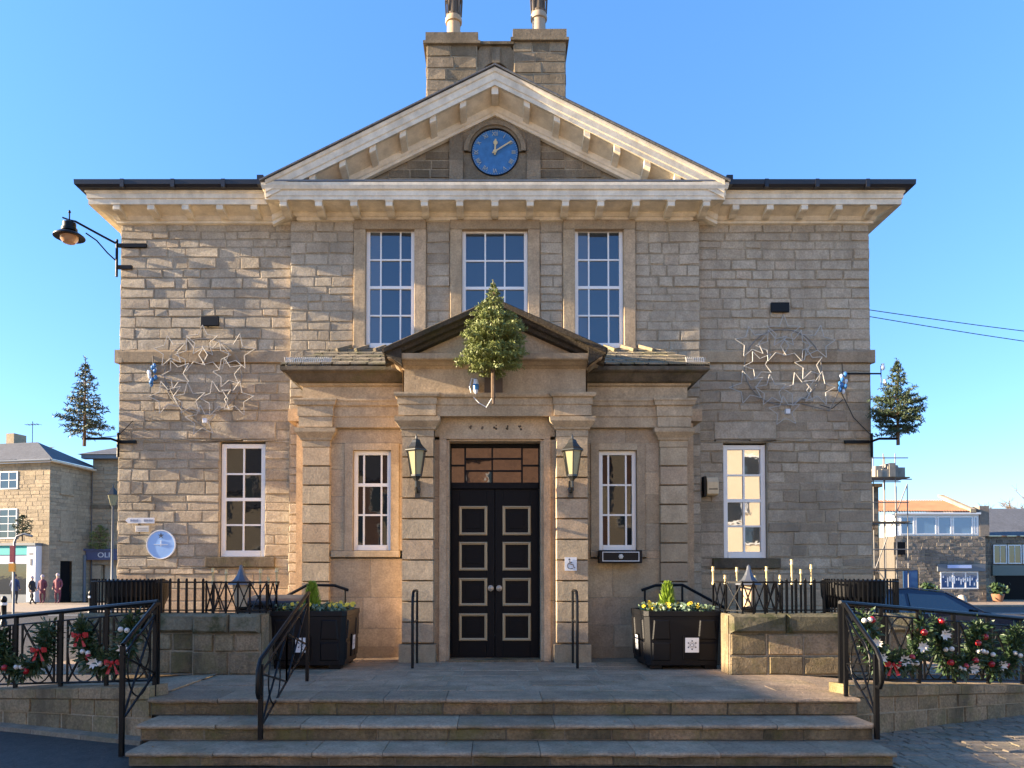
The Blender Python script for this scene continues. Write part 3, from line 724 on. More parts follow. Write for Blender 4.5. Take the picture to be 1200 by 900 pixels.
# centre block face around the door
courses(mb,-.88,-.66,.45,3.64,[],.9,(.3,.4),front(YCN+.06),joint=.005,prot=(.003,.005),ch=.004,jit=0,r=r,tintf=at_)
courses(mb,.66,.88,.45,3.64,[],.9,(.3,.4),front(YCN+.06),joint=.005,prot=(.003,.005),ch=.004,jit=0,r=r,tintf=at_)
for sx in (-1,1): mb.face([(sx*.66,YCN+.06,.45),(sx*.66,YD+.1,.45),(sx*.66,YD+.1,3.64),(sx*.66,YCN+.06,3.64)],0,(.6,0))
mb.box(-.66,.66,YCN+.06,YD+.1,3.62,3.68,0,(.6,0))
mb.box(-.88,.88,YCN+.055,YD+.1,3.685,3.97,0,(.55,.05))     # plain lintel
for sx in (-1,1): mb.box(*sorted((sx*.70,sx*.80)),YCN+.02,YCN+.055,.45,3.64,0,(.7,0))   # door architrave fillet
mb.box(-.80,.80,YCN+.02,YCN+.05,3.645,3.70,0,(.7,0))
PO=mb.build('porch',[M['ashlar'],M['mortar']],HALL)
for i,(a,b,c,d) in enumerate(WIN):
    w=window(HALL,a+.004,b-.004,c+.004,d-.004,YW+.05,[.2,.6,.2],3,2 if i==0 else 0,'glass',seed=20+i,fw=.06,bar=.026)
    m2=MB(); m2.box(a-.32 if i==0 else a-.13,b+.14,YW-.06,YW+.05,c-.10,c-.004,0,(.5,.35)); m2.build('sill',M['ashlar'],w,bevel=.008)
# worn raised marks left of old lettering on the lintel
for i in range(5):
    mb=MB()
    x=-.36+i*.18; q=random.Random(60+i)
    for k in range(4): mb.ball((x+q.uniform(-.02,.02),YCN+.052,3.815+q.uniform(-.025,.03)),q.uniform(.008,.017),n=7)
    mb.build('worn_mark',M['darkstone'],PO)
# rusticated pilasters with capitals
def pilaster(x0,x1,y,zcap,dep=.10,nb=10):
    mb=MB(); q=random.Random(int((x0+10)*100)); z=.72; hh=(zcap-z)/nb
    for i in range(nb):
        za=z+i*hh; g=q.uniform(0,.10); tt=q.uniform(.2,.95)
        if x0>2 and 2<i<6: g=q.uniform(.25,.45)
        block(mb,lambda u,d,zz:(u,y-d,zz),x0,x1,za+.002,za+hh-.002,dep,.011,0,(tt,g),q,pv=.015)
        mb.box(x0+.012,x1-.012,y-dep+.03,y+.05,za-.005,za+hh+.005,0,(tt,g+.1))
    mb.box(x0-.03,x1+.03,y-dep-.03,y+.05,.44,.70,0,(.3,.35))
    p=mb.build('pilaster',M['ashlar'],HALL)
    c=MB()
    prof=[(0,zcap),(dep,zcap),(dep,zcap+.09),(dep+.02,zcap+.10),(dep+.03,zcap+.13),(dep+.06,zcap+.17),(dep+.09,zcap+.21),(dep+.095,zcap+.27),(0,zcap+.27)]
    c.sweep([(a-dep,z_) for a,z_ in prof],[(x0,y+.05),(x0,y-dep),(x1,y-dep),(x1,y+.05)],0,(.6,.05))
    c.box(x0+.004,x1-.004,y-dep+.004,y,zcap-.004,zcap+.268,0,(.6,.1))
    c.build('capital',M['trim'],p)
for sx in (-1,1):
    a,b=sorted((sx*.87,sx*1.33)); pilaster(a,b,YCN,3.66)
    a,b=sorted((sx*2.46,sx*2.88)); pilaster(a,b,YW,3.60,dep=.08)
# entablatures
ent=MB()
wp=[(-.02,3.88),(.03,3.89),(.03,4.04),(.045,4.05),(.045,4.20),(.075,4.21),(.085,4.26),(.10,4.28),(.10,4.305),(.02,4.32),(.02,4.50),(.06,4.515),(.07,4.545),(-.02,4.545)]
top_prof=[(-.02,4.54),(.10,4.545),(.13,4.56),(.17,4.60),(.22,4.655),(.27,4.675),(.285,4.69),(.285,4.745),(-.02,4.76)]
for sx in (-1,1):
    path=[(-2.86,-.1),(-2.86,YW-.05),(-1.33,YW-.05)] if sx<0 else [(1.33,YW-.05),(2.86,YW-.05),(2.86,-.1)]
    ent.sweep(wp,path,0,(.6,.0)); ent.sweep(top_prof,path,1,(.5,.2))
    xs=sorted((sx*2.45,sx*2.89)); ent.sweep([(a,z) for a,z in wp[:9]]+[(-.06,4.33)],[(xs[0],YW),(xs[0],YW-.10),(xs[1],YW-.10),(xs[1],YW)],0,(.9,0))
cp=[(-.02,3.945),(.03,3.95),(.03,4.10),(.045,4.11),(.045,4.20),(.08,4.215),(.09,4.245),(.09,4.27),(.0,4.285),(.0,4.63),(.03,4.645),(.05,4.66),(-.02,4.66)]
ent.sweep(cp,[(-1.30,-.5),(-1.30,YCN-.08),(1.30,YCN-.08),(1.30,-.5)],0,(.6,0))
for sx in (-1,1):
    xs=sorted((sx*.87,sx*1.34)); ent.sweep([(a,z) for a,z in cp[:8]]+[(-.02,4.285)],[(xs[0],YCN),(xs[0],YCN-.13),(xs[1],YCN-.13),(xs[1],YCN)],0,(.9,.05))
    ent.box(*sorted((sx*.87,sx*1.32)),YCN-.09,YCN+.3,3.6,4.0,0,(.4,.1))
hp=[(-.02,4.655),(.08,4.66),(.14,4.70),(.20,4.715),(.21,4.73),(.21,4.80),(-.02,4.815)]
ent.sweep(hp,[(-1.30,-.5),(-1.30,YCN-.08),(1.30,YCN-.08),(1.30,-.5)],0,(.3,.1))
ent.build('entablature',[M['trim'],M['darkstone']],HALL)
# porch gable: dark weathered raking cornice, tympanum and stone roofs
PX,PZ,PA=1.55,4.81,5.50
mb=MB()
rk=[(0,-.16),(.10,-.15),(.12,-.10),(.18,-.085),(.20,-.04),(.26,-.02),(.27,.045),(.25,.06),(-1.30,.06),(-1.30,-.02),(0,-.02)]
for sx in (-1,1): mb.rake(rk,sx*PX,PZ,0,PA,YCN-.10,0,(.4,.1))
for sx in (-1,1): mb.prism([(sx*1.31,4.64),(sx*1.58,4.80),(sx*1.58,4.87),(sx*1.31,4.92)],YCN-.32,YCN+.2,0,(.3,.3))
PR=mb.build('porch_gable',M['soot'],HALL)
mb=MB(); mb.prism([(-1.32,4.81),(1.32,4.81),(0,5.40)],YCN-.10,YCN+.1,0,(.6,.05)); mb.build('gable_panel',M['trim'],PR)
q=random.Random(77)
for sx in (-1,1):
    mb=MB()
    def rp(u,v):   # u along x from centre, v 0 eave .. 1 wall
        ue=1.30+(3.15-1.30)*u; ut=1.20+(2.62-1.20)*u
        x=ue+(ut-ue)*v; return (sx*x,YW-.34+(.88+.34)*v,4.755+.60*v)
    nr=5
    for k in range(nr):
        u=0
        while u<.999:
            w=min(q.uniform(.09,.17),1-u); v0,v1=k/nr,(k+1.25)/nr; v1=min(v1,1)
            lift=.022; g=.006
            A,B,C_,D=rp(u+g,v0),rp(u+w-g,v0),rp(u+w-g,v1),rp(u+g,v1)
            up=lambda p,h:(p[0],p[1],p[2]+h); h0=lift*1.6+q.uniform(0,.006); h1=.006
            vs=[up(A,h0-.025),up(B,h0-.025),up(C_,h1-.02),up(D,h1-.02),up(A,h0),up(B,h0),up(C_,h1),up(D,h1)]
            mb.raw(vs,[(0,3,2,1),(4,5,6,7),(0,1,5,4),(1,2,6,5),(2,3,7,6),(3,0,4,7)],0 ,(q.random(),0)); u+=w
    mb.face([(p[0],p[1],p[2]-.035) for p in (rp(0,.02),rp(1,.02),rp(1,1),rp(0,1))]); mb.face([(sx*3.15,YW-.34,4.755),(sx*3.15,-.1,4.755),(sx*2.62,-.12,5.355)],0,(.5,0))
    for k in range(4):
        x=1.75+k*.36; p0=rp((x-1.30)/1.85,.72); p1=rp((x-1.30)/1.85,.98)
        mb.bar((p0[0],p0[1],p0[2]+.05),(p1[0]-sx*.05,p1[1],p1[2]+.05),.05,.05,0,t=(.9,0))
    mb.build('porch_roof',M['roofstone'],HALL)
for sx,x0,x1 in ((-1,2.42,3.08),(1,2.82,3.10)):
    x=x0; mb=MB()
    while x<x1:
        y=YW-.30; 
        for dx,dy in ((-.025,-.02),(.02,.01),(0,.03)): mb.bar((sx*x,y,4.75),(sx*x+dx,y+dy,4.88),.005)
        x+=.028
    mb.build('bird_spikes',M['pins'],HALL)
# door leaves, fanlight
mb=MB(); mb.box(-.66,-.64,YD-.02,YD+.05,.47,3.62); mb.box(.64,.66,YD-.02,YD+.05,.47,3.62); mb.box(-.64,.64,YD-.02,YD+.05,3.56,3.62); mb.box(-.64,.64,YD-.035,YD+.05,2.955,3.045)
FR=mb.build('door_frame',M['black'],HALL,bevel=.004)
mb=MB(); mb.box(-.66,.66,YD-.35,YD+.06,.43,.472); mb.build('threshold',M['step'],HALL,bevel=.008)
for sx in (-1,1):
    a,b=sorted((sx*.004,sx*.638)); mb=MB(); y=YD
    st,cx2=.13,(a+b)/2
    rails=[.50,.78-.02,1.37,1.98,2.955]
    pz=[(.73,1.11),(1.24,1.63),(1.76,2.16),(2.28,2.69)]
    px0,px1=cx2-.198,cx2+.198
    mb.box(a,px0,y,y+.045,.478,2.95); mb.box(px1,b,y,y+.045,.478,2.95)
    ze=[.478]+[v for p in pz for v in p]+[2.95]
    for k in range(0,len(ze),2): mb.box(px0,px1,y,y+.045,ze[k],ze[k+1])
    for p in pz: mb.box(px0,px1,y+.018,y+.045,p[0],p[1]); mb.box(px0+.09,px1-.09,y+.010,y+.02,p[0]+.09,p[1]-.09)
    D=mb.build('door',M['black'],HALL,bevel=.004)
    for p in pz:
        g=MB(); w=.042
        prof=[(0,0),(.018,.004),(.024,.018),(.014,.034),(.010,w),(0,w)]
        x0,x1,z0,z1=px0-.012,px1+.012,p[0]-.012,p[1]+.012
        n=len(prof)
        loops=[]
        for cxx,czz,ax,az in ((x0,z0,1,1),(x1,z0,-1,1),(x1,z1,-1,-1),(x0,z1,1,-1)):
            loops.append([(cxx+ax*wi,y-o,czz+az*wi) for o,wi in prof])
        vs=[v for l_ in loops for v in l_]; fs=[]
        for k in range(4):
            for j in range(n-1):
                A=k*n; B=((k+1)%4)*n; fs.append((A+j,B+j,B+j+1,A+j+1))
        g.raw(vs,fs); g.build('panel_moulding',M['gold'],D)
    k=MB(); k.lathe([(.045,0),(.045,.01),(.015,.015),(.015,.035),(.036,.042),(.036,.058),(.001,.068)],(sx*.062,y,1.49),14,axis='y'); k.build('door_knob',mat('dull_pewter',(.30,.27,.23),.4,.7),D,smooth=True)
mb=MB()
fx=[-.64,-.44,-.04,.40,.64]; z0,z1=3.045,3.56; y=YD
for x in fx[1:-1]: mb.box(x-.012,x+.012,y-.012,y+.03,z0,z1)
for a,b,zz in ((fx[1],fx[3],3.40),(fx[1],fx[3],3.22),(fx[0],fx[1],3.30),(fx[3],fx[4],3.30)): mb.box(a,b,y-.010,y+.03,zz-.012,zz+.012)
FL=mb.build('fanlight',M['black'],HALL)
mb=MB(); q=random.Random(3)
for a,b in zip(fx,fx[1:]):
    hs=[3.045,3.22,3.40,3.56] if a in (fx[1],fx[2]) else [3.045,3.30,3.56]
    for c,d in zip(hs,hs[1:]):
        t,s_=q.uniform(-.003,.003),q.uniform(-.003,.003); mb.face([(a,y+.012-t-s_,c),(b,y+.012+t-s_,c),(b,y+.012+t+s_,d),(a,y+.012-t+s_,d)])
mb.build('glass',glass('fanlight_glass',(.008,.009,.01),.11),FL)

# ------------------------------------------------------------------ plants and trees
def conifer(root,H,Rd,seed,m_n,prof=None,trunk0=-.25,tr=.028,levels=17,per=8,needle=.05,dens=1.0,leader=.2):
    """tapered trunk, whorled drooping branches, needle faces along each twig"""
    r=random.Random(seed); t=MB()
    t.tube([(r.uniform(-.006,.006),r.uniform(-.006,.006),trunk0+(H-trunk0)*i/8) for i in range(9)],[tr*(1-i/8*.88) for i in range(9)],7)
    f=MB()
    def tuft(p,d,L,n):
        for k in range(n):
            s=L*k/n; base=p+d*s
            a=Vector((r.gauss(0,1),r.gauss(0,1),r.gauss(0,1))); a=(a-d*a.dot(d)).normalized()
            dd=(d*.55+a*.9).normalized()*needle*r.uniform(.7,1.2); sd_=dd.cross(Vector((r.gauss(0,1),r.gauss(0,1),r.gauss(0,1)))).normalized()*needle*.13
            f.face([base-sd_,base+sd_,base+dd*.75+sd_*.8,base+dd,base+dd*.75-sd_*.8])
    for lv in range(levels):
        u=lv/(levels-1); z=H*(.0+.92*u); Rl=(prof(u) if prof else (1-u)**.8)*Rd
        if Rl<.02: continue
        k=max(4,int(per*(1-.35*u)))
        for i in range(k):
            an=2*math.pi*(i+r.random()*.7)/k+lv*1.3; L=Rl*r.uniform(.72,1.12); el=r.uniform(-.15,.25)+.35*u
            d=Vector((math.cos(an)*math.cos(el),math.sin(an)*math.cos(el),math.sin(el))); p=Vector((0,0,z+r.uniform(-.02,.02)))
            pts=[p+d*L*s+Vector((0,0,(.10*s*s-.14*s)*L)) for s in (0,.35,.7,1)]
            t.tube(pts,[tr*.28,tr*.2,tr*.14,tr*.06],4)
            nt=max(3,int(L/.055*dens))
            for j in range(nt):
                s=.18+.82*j/nt; q=p+d*L*s+Vector((0,0,(.10*s*s-.14*s)*L)); sg=-1 if j%2 else 1
                td=(d*.75+d.cross(Vector((0,0,1)))*sg*r.uniform(.4,.9)+Vector((0,0,r.uniform(-.25,.3)))).normalized()
                TL=min(.17,L*.42)*(1.1-s*.6)*r.uniform(.7,1.2)
                tuft(q,td,TL,max(5,int(TL/.011*dens)))
            tuft(pts[2],(pts[3]-pts[2]).normalized(),L*.34,max(6,int(L*26*dens)))
    tuft(Vector((0,0,H*.86)),Vector((0,0,1)),H*.14,14)
    t.build('trunk',M['trunk'],root,smooth=True,local=True); f.build('crown',m_n,root,local=True)
def bracket_bar(x0,x1,y,z):
    mb=MB(); mb.tube([(x0,y,z),(x1,y,z)],.018,8); mb.box(x0-.03,x0+.03,y-.03,y+.03,z-.06,z+.06); return mb
T=thing('fir_tree','small fir tree on a bracket at the left corner of the hall','christmas tree',(-6.55,-.3,3.98))
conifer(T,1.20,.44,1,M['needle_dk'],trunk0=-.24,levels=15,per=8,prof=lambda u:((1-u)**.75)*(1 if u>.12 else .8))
mb=MB(); mb.tube([(-6.13,-.02,3.86),(-6.13,-.3,3.86),(-6.58,-.3,3.86)],.02,8); mb.box(-6.15,-5.85,-.05,-.012,3.83,3.88); mb.tube([(-6.13,-.06,4.0),(-6.13,-.06,3.6)],.022,8); mb.tube([(-5.9,-.04,4.2),(-6.13,-.06,3.95),(-6.4,-.3,3.87)],.006,5)
tag(mb.build('tree_bracket',M['iron']),'black iron bracket holding the small fir tree at the left corner','bracket')
T=thing('fir_tree','small dark fir tree with bare gap below its top on right corner bracket','christmas tree',(6.43,-.3,3.98))
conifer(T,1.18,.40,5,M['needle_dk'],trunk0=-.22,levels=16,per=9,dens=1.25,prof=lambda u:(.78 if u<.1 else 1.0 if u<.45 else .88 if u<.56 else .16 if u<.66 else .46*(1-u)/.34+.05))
mb=MB(); mb.tube([(6.13,-.02,3.86),(6.13,-.3,3.86),(6.44,-.3,3.86)],.02,8); mb.box(5.7,6.1,-.05,-.014,3.83,3.88); mb.tube([(6.13,-.06,3.99),(6.13,-.06,3.6)],.022,8)
tag(mb.build('tree_bracket',M['iron']),'black iron bracket holding the fir tree at the right corner','bracket')
T=thing('fir_tree','bushy bright green fir tree mounted over the door in front of the porch gable','christmas tree',(-.02,-2.15,4.50))
conifer(T,1.20,.48,9,M['needle'],trunk0=-.42,levels=19,per=11,dens=1.75,needle=.042,prof=lambda u:(.72 if u<.08 else .95 if u<.2 else 1.0 if u<.32 else (1.0-((u-.32)/.68)**.85*.95)),tr=.032,leader=.3)
mb=MB(); mb.tube([(-.02,YCN-.1,4.28),(-.02,-2.15,4.28),(-.02,-2.15,4.0)],.018,8); mb.box(-.15,.11,YCN-.115,YCN-.082,4.26,4.50); mb.tube([(-.02,YCN-.1,4.48),(-.02,-2.15,4.42)],.014,8)
tag(mb.build('tree_bracket',mat('rusty_bracket',(.10,.065,.04),.8)),'brown bracket plate over the door holding the middle fir tree','bracket')

def bulbs(name,label,x,y,z,n,seed,h=.32,blue=.6):
    r=random.Random(seed); o=thing(name,label,'fairy lights',(x,y,z)); a=MB()
    for i in range(n):
        k=0 if r.random()<blue else 1
        p=(x+r.uniform(-.06,.06),y-r.uniform(.02,.09),z-h*i/n); a.lathe([(.006,.03),(.022,.02),(.03,-.01),(.018,-.04),(.003,-.055)],p,8,k)
    a.build('bulb_cluster',[M['bluebulb'],M['whitebulb']],o,smooth=True)
    c=MB(); c.tube([(x,y-.04,z+.16),(x+.01,y-.05,z),(x-.02,y-.05,z-h)],.006,5); c.build('cable',M['cable'],o)
bulbs('fairy_lights','bundle of blue and white bulbs left of the left star wreath',-5.58,-.02,5.10,12,1)
bulbs('fairy_lights','bundle of blue and white bulbs between right star wreath and corner',5.66,-.02,4.98,12,2)
o=thing('fairy_lights','white and blue bulb hanging in a loop above the door lintel','fairy lights',(-.27,YCN-.1,4.35))
mb=MB(); mb.lathe([(.004,.12),(.03,.10),(.04,.04),(.04,-.02),(.03,-.08),(.006,-.12)],(-.27,YCN-.16,4.36),12,0); mb.lathe([(.041,.03),(.043,0),(.041,-.05)],(-.27,YCN-.16,4.36),12,1); mb.build('bulb',[M['whitebulb'],M['bluebulb']],o,smooth=True)
mb=MB(); mb.tube([(-.27,YCN-.15,4.46),(-.33,YCN-.14,4.48),(-.36,YCN-.14,4.36),(-.33,YCN-.14,4.24),(-.22,YCN-.16,4.12),(-.12,YCN-.18,4.06),(-.02,-2.0,4.15)],.008,6); mb.build('cable',M['signwhite'],o,smooth=True)

# ------------------------------------------------------------------ star light wreaths
def stars(cx,cz,px,label,seed,flip):
    o=thing('star_wreath',label,'light display',(cx,-.06,cz)); q=random.Random(seed)
    P=[(0,.88,.34,0),(-.92,.62,.34,.15),(-.30,.52,.33,.3),(.36,.52,.33,-.3),(.98,.60,.36,-.15),(-.72,.03,.32,.4),(.72,.05,.32,.2),(-1.02,-.55,.36,.3),(-.36,-.62,.34,.1),(.42,-.60,.36,.25),(.98,-.58,.36,-.2),(0,-1.15,.33,.1)]
    s=.80; ring=MB(); ring.tube([(cx+.60*math.cos(a*math.pi/16)*1.05,-.05,cz+.62*math.sin(a*math.pi/16)) for a in range(32)],.010,6,closed=True)
    ring.tube([(cx+px[0][0],-.05,cz+px[0][1]),(cx+px[1][0],-.06,cz+px[1][1]),(cx+px[2][0],-.05,cz+px[2][1])],.009,6)
    ring.build('ring',mat('grey_ring_wire',(.22,.20,.17),.6),o)
    for x,z,rr,ro in P:
        m=MB(); pts=[]
        for k in range(10):
            an=math.pi/2+ro+k*math.pi/5; rad=rr*s*(1 if k%2==0 else .45)*q.uniform(.93,1.07)
            pts.append((cx+x*s*.72+rad*math.cos(an),-.092-.015*q.random(),cz+z*s*.80+rad*math.sin(an)))
        for k in range(10): m.tube([pts[k],pts[(k+1)%10]],.0068,6)
        m.build('star',M['stargrey'],o)
    b=MB(); b.box(cx+.02,cx+.09,-.12,-.05,cz-.78,cz-.70); b.build('junction_box',M['signwhite'],o,bevel=.006)
stars(-4.76,4.93,[(-.60,-.1),(-.35,-.55),(.05,-.86)],'wreath of grey rope light stars on the left wall above the blue plaque',1,1)
stars(4.70,5.08,[(.3,-.6),(.75,-.72),(1.0,-.2)],'wreath of pale rope light stars on the right wall beside the wall box',2,-1)
for x,z,l in ((-4.66,5.83,'black floodlight behind the top star of the left wreath'),(4.66,6.06,'black floodlight behind the top star of the right wreath')):
    o=thing('floodlight',l,'floodlight',(x,-.02,z)); mb=MB(); mb.box(x-.15,x+.15,-.075,-.03,z-.08,z+.08); mb.build('housing',M['rubber'],o,bevel=.01)
    mb=MB(); mb.box(x-.03,x+.03,-.04,-.0,z-.03,z+.03); mb.build('mounting',M['iron'],o)
mb=MB()
mb.tube([(5.3,-.04,4.46),(5.5,-.04,4.40),(5.68,-.04,4.55)],.006,5); mb.tube([(5.66,-.03,4.66),(5.85,-.04,4.25),(6.1,-.06,3.98)],.007,5)
tag(mb.build('wall_cable',M['cable']),'thin dark cable looping down the right wall to the tree bracket','cable')

# wall lamp at the left corner
o=thing('wall_lamp','black swan arm street lantern reaching out from the left corner under the eaves','lamp',(-6.0,-.3,7.0))
mb=MB(); mb.box(-6.18,-5.72,-.055,-.012,7.06,7.12); mb.box(-6.18,-5.95,-.055,-.012,6.70,6.76); mb.tube([(-6.17,-.10,7.16),(-6.17,-.10,6.55)],.022,8)
mb.tube([(-6.17,-.10,7.09),(-6.4,-.17,7.20),(-6.75,-.30,7.37)],.018,8); mb.tube([(-6.17,-.1,6.80),(-6.3,-.14,6.92),(-6.45,-.2,7.1),(-6.6,-.25,7.2)],.012,6)
mb.tube([(-6.75,-.30,7.37),(-6.84,-.30,7.39),(-6.95,-.30,7.43)],.014,6); mb.tube([(-6.84,-.3,7.36),(-6.84,-.3,7.55)],.012,6); mb.ball((-6.84,-.3,7.52),.022)
mb.build('arm',M['iron'],o,smooth=True)
mb=MB(); mb.lathe([(.02,.10),(.06,.06),(.10,.04),(.10,-.04),(.12,-.05),(.12,-.09),(.10,-.10),(.17,-.13),(.235,-.18),(.235,-.195),(.15,-.18)],(-6.84,-.3,7.30),24); mb.build('hood',M['iron'],o,smooth=True)
mb=MB(); mb.lathe([(.14,0),(.13,-.05),(.09,-.10),(.001,-.115)],(-6.84,-.3,7.12),18); mb.build('glass_bowl',mat('amber_bowl',(.35,.20,.11),.15),o,smooth=True)
# porch lanterns
def lantern(x,label):
    o=thing('wall_lantern',label,'lantern',(x,-1.72,2.86),'lanterns on the porch pillars'); y=-1.80; rt=math.pi/6
    mb=MB(); mb.tube([(x,YCN-.10,2.88),(x,YCN-.16,2.86),(x,y,2.92),(x,y,3.06)],.022,8); mb.lathe([(.045,0),(.045,.02),(.02,.03)],(x,YCN-.10,2.90),12,axis='y'); mb.box(x-.035,x+.035,YCN-.125,YCN-.095,2.78,3.02); mb.build('bracket',M['lampmetal'],o,smooth=True)
    mb=MB(); mb.lathe([(.075,3.08),(.135,3.42),(.135,3.425)],(x,y,0),6,rot=rt); mb.build('glass',M['lampglass'],o)
    mb=MB()
    for k in range(6):
        a=k*math.pi/3+rt; mb.bar((x+.08*math.cos(a),y+.08*math.sin(a),3.06),(x+.14*math.cos(a),y+.14*math.sin(a),3.42),.013)
    mb.lathe([(.03,3.0),(.05,3.03),(.085,3.06),(.085,3.085)],(x,y,0),6,rot=rt); mb.build('frame',M['lampmetal'],o)
    mb=MB(); mb.lathe([(.17,3.415),(.17,3.43),(.12,3.47),(.075,3.53),(.06,3.57),(.02,3.59),(.014,3.63),(.001,3.66)],(x,y,0),6,rot=rt); mb.build('cap',M['lampmetal'],o)
lantern(-1.10,'six sided lantern on the pillar left of the black door'); lantern(1.08,'six sided lantern on the pillar right of the door, above the wheelchair sign')

# ------------------------------------------------------------------ signs and boxes on the walls
o=thing('blue_plaque','round pale blue wall plaque with white rim beside the left window','plaque',(-5.42,-.02,2.18))
mb=MB(); mb.lathe([(.235,0),(.235,.03),(.22,.034),(.001,.035)],(-5.42,-.012,2.18),40,axis='y'); mb.build('disc',M['plaqueblue'],o)
mb=MB(); mb.lathe([(.222,.034),(.225,.042),(.237,.042),(.24,.03)],(-5.42,-.012,2.18),40,axis='y'); mb.build('rim',M['signwhite'],o)
mb=MB(); y=-.054
mb.box(-5.53,-5.31,y,y+.006,2.175,2.183); mb.box(-5.425,-5.415,y,y+.006,2.15,2.25)
mb.build('inscription',M['signwhite'],o)
mb=MB()
for k in range(5):
    a=R(90+72*k); mb.prism([(-5.42,2.325),(-5.42+.018*math.cos(a-.6),2.325+.018*math.sin(a-.6)),(-5.42+.05*math.cos(a),2.325+.05*math.sin(a)),(-5.42+.018*math.cos(a+.6),2.325+.018*math.sin(a+.6))],y,y+.006)
mb.build('emblem',M['ink'],o)
o=thing('direction_sign','narrow white arrow sign pointing left above the round blue plaque','sign',(-5.76,-.02,2.57))
mb=MB(); mb.prism([(-6.0,2.57),(-5.955,2.525),(-5.53,2.525),(-5.53,2.615),(-5.955,2.615)],-.05,-.03); mb.build('board',M['signwhite'],o)
r=random.Random(4); fi=mat('faded_ink',(.22,.25,.32),.6)
for xa,xb in ((-5.92,-5.79),(-5.70,-5.56)):
    mb=MB(); x=xa; mb.box(xa,xb,-.0515,-.05,2.566,2.572)
    while x<xb: mb.box(x,x+r.uniform(.008,.018),-.053,-.05,2.55,2.59); x+=.022
    mb.build('lettering',fi,o)
o=thing('street_sign','small pale rectangular plate under the white arrow sign','sign',(-5.72,-.02,2.43))
mb=MB(); mb.box(-5.84,-5.62,-.045,-.02,2.385,2.485); mb.build('plate',mat('plate_beige',(.60,.56,.48),.5),o,bevel=.004)
mb=MB(); mb.box(-5.81,-5.65,-.048,-.045,2.44,2.455); mb.box(-5.80,-5.66,-.048,-.045,2.41,2.42); mb.build('lettering',mat('faded_ink2',(.42,.39,.33),.6),o)
o=thing('wall_box','cream metal box with dark side fixed to the wall left of right window','wall box',(3.5,-.02,3.1))
mb=MB(); mb.box(3.37,3.41,-.16,-.012,2.95,3.28); mb.build('back_box',M['iron'],o,bevel=.006)
mb=MB(); mb.prism([(-.15,2.97),(-.19,2.99),(-.19,3.18),(-.15,3.26),(-.012,3.27),(-.012,2.97)],3.412,3.60,ax='x'); mb.build('casing',mat('cream_box',(.60,.46,.27),.4,var=.2,vscale=14),o,bevel=.008)
mb=MB(); mb.box(3.44,3.58,-.193,-.186,3.06,3.075); mb.build('slot',M['black'],o)
o=thing('accessible_sign','small square white sign with wheelchair symbol on the right porch pillar','sign',(1.07,YCN-.11,1.83))
x,y,z=1.075,YCN-.112,1.84; mb=MB(); mb.box(x-.085,x+.085,y-.006,y+.004,z-.095,z+.095); mb.build('plate',M['signwhite'],o)
mb=MB(); y-=.009
mb.lathe([(.001,0),(.014,.0),(.014,.003),(.001,.003)],(x-.02,y,z+.065),10,axis='y')
mb.tube([(x-.02,y,z+.045),(x-.015,y,z-.0),(x+.03,y,z-.005),(x+.045,y,z-.055),(x+.06,y,z-.05)],.007,5); mb.tube([(x-.018,y,z+.025),(x+.02,y,z+.02)],.006,5)
mb.tube([(x-.005+.045*math.cos(R(a)),y,z-.025+.045*math.sin(R(a))) for a in range(110,330,20)],.006,5)
mb.build('wheelchair_symbol',M['ink'],o)
o=thing('window_box','black window box with white rosette under the right porch window','window box',(1.84,YW-.1,1.95))
mb=MB(); mb.box(1.53,2.16,YW-.25,YW-.07,1.86,2.05); mb.build('box',M['rubber'],o,bevel=.008)
mb=MB(); y=YW-.256
for a,b,c,d in ((1.575,2.115,2.015,2.025),(1.575,2.115,1.885,1.895),(1.575,1.585,1.895,2.015),(2.105,2.115,1.895,2.015)): mb.box(a,b,y,y+.006,c,d)
mb.build('painted_border',M['signwhite'],o)
mb=MB()
for k in range(6): mb.ball((1.845+.022*math.cos(k*1.047),y,1.955+.022*math.sin(k*1.047)),.016,n=8)
mb.ball((1.845,y-.006,1.955),.014,n=8); mb.build('rosette',M['silver'],o,smooth=True)

